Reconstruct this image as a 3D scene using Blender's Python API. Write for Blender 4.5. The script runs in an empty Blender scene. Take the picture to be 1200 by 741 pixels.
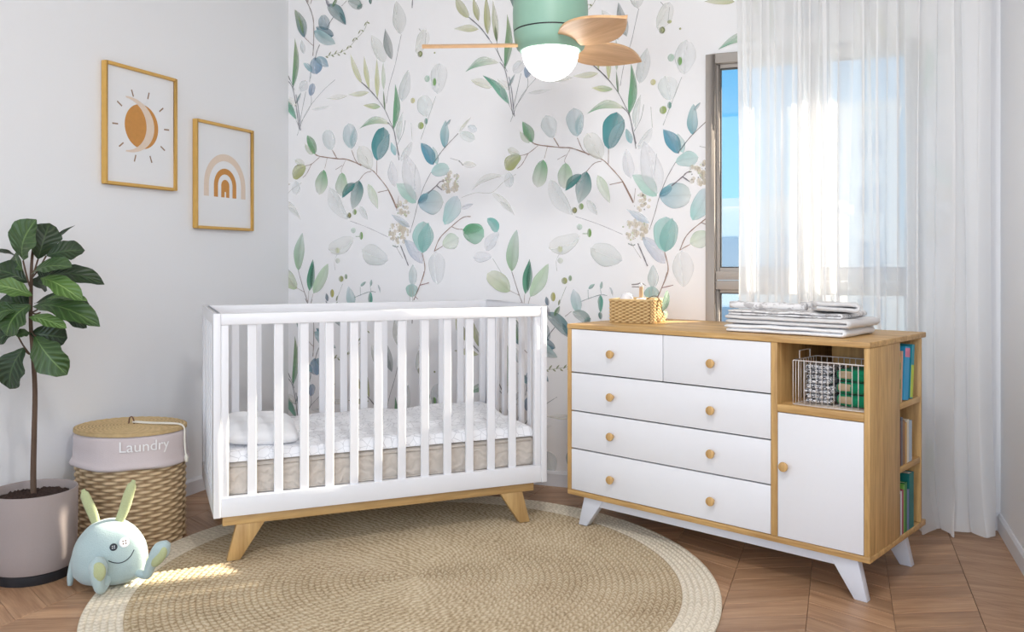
import bpy, bmesh, math, random
from mathutils import Vector, Matrix, noise

# ------------------------------------------------------------------ camera, world, lights, exposure
SC = bpy.context.scene
COL = SC.collection
R = math.radians
CAMZ = 1.15
cam_d = bpy.data.cameras.new('camera')
cam_d.sensor_width = 36.0
cam_d.lens = 30.0
cam_d.shift_y = -63.5 / 1200.0
cam_d.clip_end = 400
cam = bpy.data.objects.new('camera', cam_d)
cam.location = (0, 0, CAMZ)
cam.rotation_euler = (R(90), 0, 0)
COL.objects.link(cam)
SC.camera = cam

SC.view_settings.view_transform = 'Standard'
SC.view_settings.look = 'None'
SC.view_settings.gamma = 1.0
SC.view_settings.use_curve_mapping = False
SC.view_settings.exposure = 0.10
SC.cycles.transparent_max_bounces = 32
SC.cycles.max_bounces = 10
SC.cycles.diffuse_bounces = 6


def lin(c):
    return tuple(((v / 255.0) / 12.92 if v / 255.0 <= 0.04045 else ((v / 255.0 + 0.055) / 1.055) ** 2.4) for v in c)


def make_world():
    w = bpy.data.worlds.new('daylight')
    SC.world = w
    w.use_nodes = True
    nt = w.node_tree
    nt.nodes.clear()
    tc = nt.nodes.new('ShaderNodeTexCoord')
    sep = nt.nodes.new('ShaderNodeSeparateXYZ')
    nt.links.new(tc.outputs['Generated'], sep.inputs[0])
    cr = nt.nodes.new('ShaderNodeValToRGB')
    e = cr.color_ramp.elements
    e[0].position = 0.0
    e[0].color = (0.78, 0.93, 1.0, 1)
    e[1].position = 0.26
    e[1].color = (0.09, 0.42, 0.80, 1)
    m = cr.color_ramp.elements.new(0.05)
    m.color = (0.26, 0.62, 0.92, 1)
    nt.links.new(sep.outputs['Z'], cr.inputs[0])
    bg = nt.nodes.new('ShaderNodeBackground')
    bg.inputs['Strength'].default_value = 1.15
    nt.links.new(cr.outputs[0], bg.inputs['Color'])
    out = nt.nodes.new('ShaderNodeOutputWorld')
    nt.links.new(bg.outputs[0], out.inputs['Surface'])


make_world()


def add_light(name, kind, loc, direction, energy, color, **kw):
    d = bpy.data.lights.new(name, kind)
    d.energy = energy
    d.color = color
    for k, v in kw.items():
        setattr(d, k, v)
    o = bpy.data.objects.new(name, d)
    o.location = loc
    o.rotation_euler = Vector(direction).to_track_quat('-Z', 'Y').to_euler()
    COL.objects.link(o)
    return o


SUN_DIR = (-0.92, -0.352, -0.60)
add_light('sun', 'SUN', (8, 8, 6), SUN_DIR, 16.0, (1.0, 0.87, 0.70), angle=R(0.8))
# broad soft fill light added behind the camera, at the open room end
add_light('rear_fill', 'AREA', (-2.08, -1.55, 1.75), (0.36, 0.93, -0.05), 52, (0.925, 0.96, 1.0), shape='RECTANGLE', size=3.3, size_y=2.3)
# unseen lamp added under the ceiling for shadows below knobs and legs
add_light('added_top_light', 'AREA', (0.15, 1.35, 2.88), (0.10, 0.75, -1.0), 25, (1.0, 0.985, 0.965), shape='DISK', size=0.35)
add_light('side_fill', 'AREA', (-0.02, -1.1, 1.70), (-0.80, 0.62, -0.02), 29, (0.925, 0.96, 1.0), shape='RECTANGLE', size=1.5, size_y=1.5)  # fill light added by the solid right wall to brighten the left wall

# ------------------------------------------------------------------ helpers
PI = math.pi
rnd = random.Random(7)


def tag(o, label=None, cat=None, group=None, kind=None):
    if label: o['label'] = label
    if cat: o['category'] = cat
    if group: o['group'] = group
    if kind: o['kind'] = kind
    return o


def thing(name, label, cat, loc=(0, 0, 0), rz=0, group=None, rot=None):
    o = bpy.data.objects.new(name, None)
    o.empty_display_size = 0.05
    COL.objects.link(o)
    o.location = loc
    o.rotation_euler = rot if rot else (0, 0, rz)
    return tag(o, label, cat, group)


def mesh_of(name, bm, mat, smooth=False, bevel=0, seg=2, angle=None):
    if bevel:
        bmesh.ops.remove_doubles(bm, verts=bm.verts, dist=1e-6)
        ed = [e for e in bm.edges if len(e.link_faces) == 2 and e.calc_face_angle(0) > R(30)]
        bmesh.ops.bevel(bm, geom=ed, offset=bevel, segments=seg, profile=0.5, affect='EDGES', clamp_overlap=True)
    me = bpy.data.meshes.new(name)
    bm.to_mesh(me)
    bm.free()
    if mat:
        me.materials.append(mat)
    if smooth:
        me.polygons.foreach_set('use_smooth', [True] * len(me.polygons))
        if angle:
            me.set_sharp_from_angle(angle=R(angle))
    return me


def link(name, me, parent=None, loc=(0, 0, 0), rot=(0, 0, 0)):
    o = bpy.data.objects.new(name, me)
    COL.objects.link(o)
    o.location = loc
    o.rotation_euler = rot
    if parent:
        o.parent = parent
    return o


def obj(name, bm, mat, parent=None, loc=(0, 0, 0), rot=(0, 0, 0), smooth=False, bevel=0, seg=2, angle=None):
    if bevel:
        smooth, angle = True, angle or 40
    return link(name, mesh_of(name, bm, mat, smooth, bevel, seg, angle), parent, loc, rot)


def copy_tree(o, parent=None):
    c = o.copy()
    COL.objects.link(c)
    c.parent = parent
    for ch in list(o.children):
        copy_tree(ch, c)
    return c


def B():
    return bmesh.new()


def box(bm, x0, x1, y0, y1, z0, z1):
    v = [bm.verts.new(p) for p in ((x0, y0, z0), (x1, y0, z0), (x1, y1, z0), (x0, y1, z0), (x0, y0, z1), (x1, y0, z1), (x1, y1, z1), (x0, y1, z1))]
    for f in ((3, 2, 1, 0), (4, 5, 6, 7), (0, 1, 5, 4), (1, 2, 6, 5), (2, 3, 7, 6), (3, 0, 4, 7)):
        bm.faces.new([v[i] for i in f])
    return bm


def prism(bm, poly, a, b, axis='y'):
    """extrude a 2D polygon (counter-clockwise) between a and b along axis"""
    def P(p, t):
        if axis == 'y': return (p[0], t, p[1])
        if axis == 'x': return (t, p[0], p[1])
        return (p[0], p[1], t)
    A = [bm.verts.new(P(p, a)) for p in poly]
    C = [bm.verts.new(P(p, b)) for p in poly]
    n = len(poly)
    bm.faces.new(A)
    bm.faces.new(C[::-1])
    for i in range(n):
        bm.faces.new((A[i], C[i], C[(i + 1) % n], A[(i + 1) % n]))
    bmesh.ops.recalc_face_normals(bm, faces=bm.faces)
    return bm


def tube(bm, pts, rad, seg=10, flat=1.0, up=None, caps=True):
    pts = [Vector(p) for p in pts]
    n = len(pts)
    rads = rad if isinstance(rad, (list, tuple)) else [rad] * n
    T = []
    for i in range(n):
        a = pts[max(i - 1, 0)]
        b = pts[min(i + 1, n - 1)]
        T.append((b - a).normalized())
    u = Vector(up) if up else (Vector((0, 0, 1)) if abs(T[0].z) < 0.9 else Vector((1, 0, 0)))
    rings = []
    for i in range(n):
        u = (u - T[i] * u.dot(T[i])).normalized()
        w = T[i].cross(u)
        ring = [bm.verts.new(pts[i] + (w * math.cos(2 * PI * k / seg) + u * math.sin(2 * PI * k / seg) * flat) * rads[i]) for k in range(seg)]
        rings.append(ring)
    for i in range(n - 1):
        for k in range(seg):
            bm.faces.new((rings[i][k], rings[i][(k + 1) % seg], rings[i + 1][(k + 1) % seg], rings[i + 1][k]))
    if caps:
        bm.faces.new(rings[0][::-1])
        bm.faces.new(rings[-1])
    return bm


def smooth_pts(pts, n=6):
    """Catmull-Rom through points"""
    P = [Vector(p) for p in pts]
    out = []
    for i in range(len(P) - 1):
        a, b, c, d = P[max(i - 1, 0)], P[i], P[i + 1], P[min(i + 2, len(P) - 1)]
        for k in range(n):
            t = k / n
            out.append(0.5 * ((2 * b) + (c - a) * t + (2 * a - 5 * b + 4 * c - d) * t * t + (3 * b - a - 3 * c + d) * t ** 3))
    out.append(P[-1])
    return out


def lathe(bm, prof, seg=32, rx=1.0, ry=1.0, cx=0, cy=0, close=False):
    rings = []
    for r, z in prof:
        if r < 1e-6:
            rings.append([bm.verts.new((cx, cy, z))])
        else:
            rings.append([bm.verts.new((cx + r * rx * math.cos(2 * PI * k / seg), cy + r * ry * math.sin(2 * PI * k / seg), z)) for k in range(seg)])
    for a, b in zip(rings, rings[1:]):
        for k in range(seg):
            k2 = (k + 1) % seg
            if len(a) == 1 and len(b) == 1: continue
            if len(a) == 1: bm.faces.new((a[0], b[k2], b[k]))
            elif len(b) == 1: bm.faces.new((a[k], a[k2], b[0]))
            else: bm.faces.new((a[k], a[k2], b[k2], b[k]))
    bmesh.ops.recalc_face_normals(bm, faces=bm.faces)
    return bm


def ellipsoid(bm, c, r, seg=20, rings=12, rot=None):
    ret = bmesh.ops.create_uvsphere(bm, u_segments=seg, v_segments=rings, radius=1.0)
    M = Matrix.Translation(c) @ (rot.to_4x4() if rot else Matrix.Identity(4)) @ Matrix.Diagonal((r[0], r[1], r[2], 1))
    bmesh.ops.transform(bm, matrix=M, verts=ret['verts'])
    return ret['verts']


# ------------------------------------------------------------------ materials
def new_mat(name):
    m = bpy.data.materials.new(name)
    m.use_nodes = True
    nt = m.node_tree
    b = nt.nodes['Principled BSDF']
    return m, nt, b


def N(nt, t, **kw):
    n = nt.nodes.new(t)
    for k, v in kw.items():
        if k in n.inputs.keys(): n.inputs[k].default_value = v
        else: setattr(n, k, v)
    return n


def plain(name, rgb, rough=0.5, spec=0.5, bump=0.0, scale=60, var=0.04, metal=0, stretch=(1, 1, 1), sheen=0):
    """paint / cloth / plaster with faint mottling and relief"""
    m, nt, b = new_mat(name)
    c = lin(rgb)
    tc = N(nt, 'ShaderNodeTexCoord')
    mp = N(nt, 'ShaderNodeMapping')
    mp.inputs['Scale'].default_value = stretch
    nt.links.new(tc.outputs['Object'], mp.inputs[0])
    no = N(nt, 'ShaderNodeTexNoise', Scale=scale, Detail=4.0)
    nt.links.new(mp.outputs[0], no.inputs['Vector'])
    mx = N(nt, 'ShaderNodeMix', data_type='RGBA')
    mx.inputs[6].default_value = (*[v * (1 - var) for v in c], 1)
    mx.inputs[7].default_value = (*[min(1, v * (1 + var)) for v in c], 1)
    nt.links.new(no.outputs['Fac'], mx.inputs[0])
    nt.links.new(mx.outputs[2], b.inputs['Base Color'])
    b.inputs['Roughness'].default_value = rough
    b.inputs['Specular IOR Level'].default_value = spec
    b.inputs['Metallic'].default_value = metal
    if sheen: b.inputs['Sheen Weight'].default_value = sheen
    if bump:
        bp = N(nt, 'ShaderNodeBump', Strength=bump, Distance=0.004)
        nt.links.new(no.outputs['Fac'], bp.inputs['Height'])
        nt.links.new(bp.outputs[0], b.inputs['Normal'])
    return m


def wood(name, dark, light, axis='x', rough=0.45, scale=1.0, per_object=False, knots=0.35):
    m, nt, b = new_mat(name)
    tc = N(nt, 'ShaderNodeTexCoord')
    mp = N(nt, 'ShaderNodeMapping')
    s = {'x': (1.6, 22, 22), 'y': (22, 1.6, 22), 'z': (22, 22, 1.6)}[axis]
    mp.inputs['Scale'].default_value = tuple(v * scale for v in s)
    if per_object:
        oi = N(nt, 'ShaderNodeObjectInfo')
        mul = N(nt, 'ShaderNodeMath', operation='MULTIPLY')
        mul.inputs[1].default_value = 37.0
        nt.links.new(oi.outputs['Random'], mul.inputs[0])
        cb = N(nt, 'ShaderNodeCombineXYZ')
        for i in range(3): nt.links.new(mul.outputs[0], cb.inputs[i])
        nt.links.new(cb.outputs[0], mp.inputs['Location'])
    nt.links.new(tc.outputs['Object'], mp.inputs[0])
    n1 = N(nt, 'ShaderNodeTexNoise', Scale=1.0, Detail=6.0, Roughness=0.6, Distortion=0.6)
    nt.links.new(mp.outputs[0], n1.inputs['Vector'])
    n2 = N(nt, 'ShaderNodeTexNoise', Scale=5.0, Detail=3.0, Roughness=0.6)
    nt.links.new(mp.outputs[0], n2.inputs['Vector'])
    ad = N(nt, 'ShaderNodeMix', data_type='FLOAT')
    ad.inputs[0].default_value = knots
    nt.links.new(n1.outputs['Fac'], ad.inputs[2])
    nt.links.new(n2.outputs['Fac'], ad.inputs[3])
    cr = N(nt, 'ShaderNodeValToRGB')
    cr.color_ramp.elements[0].position = 0.33
    cr.color_ramp.elements[0].color = (*lin(dark), 1)
    cr.color_ramp.elements[1].position = 0.62
    cr.color_ramp.elements[1].color = (*lin(light), 1)
    nt.links.new(ad.outputs[0], cr.inputs[0])
    last = cr.outputs[0]
    if per_object:
        hv = N(nt, 'ShaderNodeHueSaturation')
        mr = N(nt, 'ShaderNodeMapRange')
        mr.inputs['To Min'].default_value = 0.87
        mr.inputs['To Max'].default_value = 1.12
        nt.links.new(oi.outputs['Random'], mr.inputs['Value'])
        nt.links.new(mr.outputs[0], hv.inputs['Value'])
        nt.links.new(last, hv.inputs['Color'])
        last = hv.outputs[0]
    nt.links.new(last, b.inputs['Base Color'])
    b.inputs['Roughness'].default_value = rough
    bp = N(nt, 'ShaderNodeBump', Strength=0.12, Distance=0.003)
    nt.links.new(ad.outputs[0], bp.inputs['Height'])
    nt.links.new(bp.outputs[0], b.inputs['Normal'])
    return m


OAK_D, OAK_L = (162, 120, 68), (216, 176, 116)
M = {}
M['oak_x'] = wood('oak_along', OAK_D, OAK_L, 'x')
M['oak_z'] = wood('oak_upright', OAK_D, OAK_L, 'z')
M['oak_y'] = wood('oak_across', OAK_D, OAK_L, 'y')
M['leg_wood'] = wood('leg_wood', (168, 130, 80), (204, 168, 114), 'z')
M['beam_wood'] = wood('beam_wood', (168, 130, 80), (204, 168, 114), 'x')
M['frame_wood'] = plain('picture_frame_wood', (208, 164, 86), 0.45, var=0.08, scale=30)
M['blade_wood'] = wood('blade_wood', (196, 150, 106), (226, 184, 140), 'x', scale=0.9)
M['floor_wood'] = wood('floor_wood', (144, 106, 78), (188, 150, 117), 'x', rough=0.40, per_object=True)
M['floor_bed'] = plain('floor_bed', (92, 62, 42), 0.7)
M['white'] = plain('white_lacquer', (236, 236, 240), 0.35, var=0.008)
M['white_leg'] = plain('white_leg_paint', (222, 224, 232), 0.4, var=0.01)
M['wall'] = plain('wall_paint', (234, 235, 238), 0.8, 0.2, bump=0.03, scale=120, var=0.01)
M['wallpaper'] = plain('wallpaper_ground', (240, 239, 241), 0.75, 0.2, bump=0.03, scale=200, var=0.008)
M['ceiling'] = plain('ceiling_paint', (225, 222, 220), 0.9, 0.1)
M['trim'] = plain('trim_paint', (220, 220, 224), 0.5, var=0.01)
M['pot'] = plain('pot_clay', (160, 148, 145), 0.75, 0.3, bump=0.06, scale=160, var=0.03)
M['pot_base'] = plain('pot_base_plastic', (34, 34, 38), 0.6)
M['soil'] = plain('soil', (62, 50, 46), 1.0, 0.1, bump=1.0, scale=90, var=0.6)
M['trunk'] = plain('bark', (96, 78, 66), 0.85, 0.2, bump=0.5, scale=60, var=0.3, stretch=(1, 1, 0.25))
M['window'] = plain('window_aluminium', (166, 158, 152), 0.5, var=0.02)
M['gasket'] = plain('window_gasket', (60, 58, 58), 0.6)
M['teal'] = plain('fan_enamel', (140, 178, 160), 0.45, var=0.02)
M['black'] = plain('black_rubber', (28, 30, 34), 0.5)
M['metal'] = plain('white_wire', (226, 220, 216), 0.4, var=0.01)
M['liner'] = plain('liner_cloth', (206, 193, 193), 0.9, 0.1, bump=0.3, scale=400, var=0.06, sheen=0.2)
M['cord'] = plain('cord_cotton', (232, 226, 214), 0.9, 0.1)
M['leather'] = plain('leather', (110, 76, 56), 0.6)
M['text'] = plain('embroidery_thread', (238, 236, 236), 0.8)
M['paper'] = plain('print_paper', (232, 233, 236), 0.6, var=0.004)
M['ochre'] = plain('print_ochre', (200, 142, 76), 0.8, var=0.10, scale=60)
M['blush'] = plain('print_blush', (224, 206, 190), 0.8, var=0.05, scale=60)
M['rayc'] = plain('print_ray', (150, 122, 100), 0.8)
M['sheet'] = plain('cotton_white', (246, 246, 248), 0.9, 0.1, bump=0.15, scale=18, var=0.01)
M['pages'] = plain('book_pages', (232, 226, 214), 0.9, var=0.05, scale=300, stretch=(1, 12, 1))
M['bottle'] = plain('bottle_ceramic', (232, 233, 238), 0.25)
M['stick'] = wood('stick_wood', (176, 140, 104), (212, 178, 140), 'z', scale=2)
M['grey_metal'] = plain('grey_plastic', (120, 118, 122), 0.4)
M['building'] = plain('building_render', (236, 236, 236), 0.9, var=0.02, scale=1)
M['building_glass'] = plain('building_window', (150, 170, 190), 0.2)
M['ground'] = plain('ground_outside', (190, 190, 184), 0.95, scale=0.2)


def weave_mat(name, dark, light, mottle=40):
    m, nt, b = new_mat(name)
    g = N(nt, 'ShaderNodeAttribute', attribute_name='h')
    tc = N(nt, 'ShaderNodeTexCoord')
    no = N(nt, 'ShaderNodeTexNoise', Scale=mottle, Detail=4.0, Roughness=0.7)
    nt.links.new(tc.outputs['Object'], no.inputs['Vector'])
    ad = N(nt, 'ShaderNodeMath', operation='MULTIPLY_ADD')
    ad.inputs[1].default_value = 0.45
    nt.links.new(no.outputs['Fac'], ad.inputs[0])
    nt.links.new(g.outputs['Fac'], ad.inputs[2])
    cr = N(nt, 'ShaderNodeValToRGB')
    cr.color_ramp.elements[0].position = 0.22
    cr.color_ramp.elements[0].color = (*lin(dark), 1)
    cr.color_ramp.elements[1].position = 0.85
    cr.color_ramp.elements[1].color = (*lin(light), 1)
    nt.links.new(ad.outputs[0], cr.inputs[0])
    nt.links.new(cr.outputs[0], b.inputs['Base Color'])
    b.inputs['Roughness'].default_value = 0.8
    b.inputs['Specular IOR Level'].default_value = 0.25
    return m


M['wicker'] = weave_mat('wicker_strands', (140, 114, 84), (218, 192, 156))
M['rattan'] = weave_mat('seagrass_strands', (150, 116, 72), (226, 196, 146))
M['lid'] = weave_mat('lid_rope', (150, 124, 84), (218, 190, 144))

# ------------------------------------------------------------------ room frame
CX, CY = -1.302, 4.970
RA = math.atan2(-0.361, 0.9326)
E = Vector((math.cos(RA), math.sin(RA)))
NN = Vector((-math.sin(RA), math.cos(RA)))       # away from the room, out of the back wall


def wall_hit(px, py, yo=0.0):
    """pixel -> (s, z) on the plane y=yo of the room frame"""
    u, v = (px - 600) / 1000.0, (307 - py) / 1000.0
    k = CX * NN.x + CY * NN.y
    t = (yo + k) / (u * NN.x + NN.y)
    x, y = t * u - CX, t - CY
    return x * E.x + y * E.y, CAMZ + t * v


def to_world(x, y, z=0):
    return Vector((CX + E.x * x + NN.x * y, CY + E.y * x + NN.y * y, z))


ROOM = dict(loc=(CX, CY, 0), rot=(0, 0, RA))
RW, RH, RD = 3.64, 2.95, 6.4
WX0, WX1, WZ0, WZ1 = 2.40, 3.335, 0.50, 2.14


def struct(name, bm, mat, parent=None, **kw):
    a = dict(ROOM) if parent is None else {}
    a.update(kw)
    o = obj(name, bm, mat, parent, **a)
    if parent is None: o['kind'] = 'structure'
    return o


bm = B(); box(bm, -0.12, 0, -RD, 0.2, -0.02, RH); wall_left = struct('wall_left', bm, M['wall'])
bm = B(); box(bm, RW, RW + 0.12, -RD, 0.2, -0.02, RH); struct('wall_right', bm, M['wall'])
bm = B()
box(bm, 0, WX0, 0, 0.2, -0.02, RH); box(bm, WX1, RW, 0, 0.2, -0.02, RH)
box(bm, WX0, WX1, 0, 0.2, -0.02, WZ0); box(bm, WX0, WX1, 0, 0.2, WZ1, RH)
wall_back = struct('wall_back', bm, M['wallpaper'])
bm = B(); box(bm, -0.12, RW + 0.12, -RD, 0.2, RH, RH + 0.1); struct('ceiling', bm, M['ceiling'])
bm = B(); box(bm, -0.12, RW + 0.12, -RD, 0.2, -0.08, -0.012); floor = struct('floor', bm, M['floor_bed'])
prof = lambda h, t: [(0, 0), (t, 0), (t, h - 0.012), (t * 0.45, h), (0, h)]
bm = B(); prism(bm, [(-p[0], p[1]) for p in prof(0.075, 0.013)], 0.0, RW, 'x'); struct('baseboard_back', bm, M['trim'])
bm = B(); prism(bm, prof(0.075, 0.013), -RD, -0.013, 'y'); struct('baseboard_left', bm, M['trim'])
bm = B(); prism(bm, [(RW - p[0], p[1]) for p in prof(0.075, 0.013)], -RD, -0.013, 'y'); struct('baseboard_right', bm, M['trim'])

# chevron floor: every plank in view its own piece
CW, SL, PW, GAP = 0.263, 0.49, 0.118, 0.0012


def plank_mesh(sign):
    a = math.atan(-SL) * sign
    bm = B()
    w, d = CW - GAP, -SL * (CW - GAP) * sign
    q = [(0, 0), (w, d), (w, d + PW - GAP), (0, PW - GAP)]
    ca, sa = math.cos(-a), math.sin(-a)
    q = [(x * ca - y * sa, x * sa + y * ca) for x, y in q]
    prism(bm, q, -0.012, 0.0, 'z')
    return mesh_of('plank', bm, M['floor_wood'], bevel=0.0012, seg=1), a


PLK = {1: plank_mesh(1), -1: plank_mesh(-1)}
RUGC, RUGR = Vector((-0.36, 3.10)), 1.09
cands, rest = [], []
k0 = -11
for k in range(k0, 5):
    x0 = 2.639 + k * CW
    sgn = 1 if (k % 2) == 1 else -1
    j = 0
    y = -4.3
    while y < 0.2:
        d = -SL * CW * sgn
        xs, ys = (x0, x0 + CW), (y, y + d, y + PW, y + d + PW)
        inside = x0 >= -0.001 and x0 + CW <= RW + 0.001 and min(ys) > -4.3 and max(ys) <= 0.0
        cxy = to_world(x0 + CW / 2, y + PW / 2 + d / 2)
        vis = cxy.y > 2.45 and abs(cxy.x) < 0.62 * cxy.y + 0.1 and (Vector((cxy.x, cxy.y)) - RUGC).length > RUGR - 0.12
        (cands if inside and vis else rest).append((x0, y, sgn, cxy.y, inside))
        y += PW
cands.sort(key=lambda c: c[3])
rest += cands[290:]
cands = cands[:290]
for x0, y, sgn, _, _ in cands:
    me, a = PLK[sgn]
    link('plank', me, floor, (x0, y, 0), (0, 0, a))
# remaining planks (under the rug, at the edges, behind the camera) joined
bm = B()
for x0, y, sgn, _, inside in rest:
    w, d = CW - GAP, -SL * (CW - GAP) * sgn
    q = [(x0, y), (x0 + w, y + d), (x0 + w, y + d + PW - GAP), (x0, y + PW - GAP)]
    if not inside:
        q = [(min(max(p[0], 0.0), RW), min(p[1], 0.0)) for p in q]
        if abs(q[0][0] - q[1][0]) < 0.01: continue
        if max(p[1] for p in q) - min(p[1] for p in q) < 0.002: continue
    vs = [bm.verts.new((p[0], p[1], 0.0)) for p in q]
    bm.faces.new(vs)
me_o = obj('far_planks', bm, M['floor_wood'], floor)
me_o['kind'] = 'stuff'
bm = B(); box(bm, 0, RW, -RD, -4.3, -0.012, 0.0)
o = obj('near_planks', bm, M['floor_wood'], floor); o['kind'] = 'stuff'

# ------------------------------------------------------------------ window
win = bpy.data.objects.new('window_1', None); COL.objects.link(win)
win.location = ROOM['loc']; win.rotation_euler = ROOM['rot']; win['kind'] = 'structure'


def ring(bm, x0, x1, z0, z1, t, y0, y1):
    box(bm, x0, x0 + t, y0, y1, z0, z1); box(bm, x1 - t, x1, y0, y1, z0, z1)
    box(bm, x0 + t, x1 - t, y0, y1, z0, z0 + t); box(bm, x0 + t, x1 - t, y0, y1, z1 - t, z1)


XM = (WX0 + WX1) / 2
bm = B(); ring(bm, WX0 - 0.004, WX1 + 0.004, WZ0 - 0.004, WZ1 + 0.004, 0.045, -0.014, 0.07)
obj('window_frame', bm, M['window'], win, bevel=0.003)
bm = B(); box(bm, WX0 + 0.042, WX1 - 0.042, -0.004, 0.06, 1.018, 1.06); box(bm, WX0 + 0.042, WX1 - 0.042, -0.004, 0.06, 1.064, 1.105)
obj('transom', bm, M['window'], win, bevel=0.002)
bm = B(); box(bm, XM - 0.034, XM + 0.034, 0.0, 0.062, WZ0 + 0.04, 1.02); box(bm, XM - 0.034, XM + 0.034, 0.0, 0.062, 1.10, WZ1 - 0.04)
obj('mullion', bm, M['window'], win, bevel=0.002)


def glass_mat():
    m = bpy.data.materials.new('window_glass'); m.use_nodes = True
    nt = m.node_tree; nt.nodes.clear()
    tr = N(nt, 'ShaderNodeBsdfTransparent'); tr.inputs[0].default_value = (0.96, 0.98, 0.98, 1)
    gl = N(nt, 'ShaderNodeBsdfGlossy', Roughness=0.02)
    mx = N(nt, 'ShaderNodeMixShader'); mx.inputs[0].default_value = 0.05
    nt.links.new(tr.outputs[0], mx.inputs[1]); nt.links.new(gl.outputs[0], mx.inputs[2])
    out = N(nt, 'ShaderNodeOutputMaterial'); nt.links.new(mx.outputs[0], out.inputs[0])
    return m


M['glass'] = glass_mat()
for x0, x1 in ((WX0 + 0.043, XM - 0.032), (XM + 0.032, WX1 - 0.043)):
    for z0, z1 in ((WZ0 + 0.043, 1.02), (1.103, WZ1 - 0.043)):
        bm = B(); ring(bm, x0, x1, z0, z1, 0.018, 0.012, 0.05)
        sash = obj('sash', bm, M['window'], win, bevel=0.002)
        bm = B(); ring(bm, x0 + 0.0165, x1 - 0.0165, z0 + 0.0165, z1 - 0.0165, 0.007, 0.02, 0.04)
        obj('gasket', bm, M['gasket'], sash)
        bm = B(); box(bm, x0 + 0.02, x1 - 0.02, 0.028, 0.033, z0 + 0.02, z1 - 0.02)
        obj('pane', bm, M['glass'], sash)

# ------------------------------------------------------------------ wallpaper print (flat print on the back wall)
FR = {'A': (335, 0, 8.231), 'B': (455, 0, 7.413), 'C': (335, 80, 7.408), 'D': (455, 90, 7.413), 'E': (335, 170, 7.408),
      'F': (455, 180, 7.413), 'G': (335, 260, 7.408), 'H': (455, 260, 7.413), 'P': (590, 240, 5.7), 'Q': (720, 240, 5.7)}
PER, VPER = 1.326, 1.73


def fz(f, x, y):
    ox, oy, s = FR[f]
    return wall_hit(ox + x / s, oy + y / s)


def fscale(f):                                     # metres on the wall per drawing unit near that place
    ox, oy, s = FR[f]
    a, b = wall_hit(ox + 60, 200), wall_hit(ox + 61, 200)
    return 0.00462 / s * (1.0 if ox < 600 else 0.9)


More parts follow.
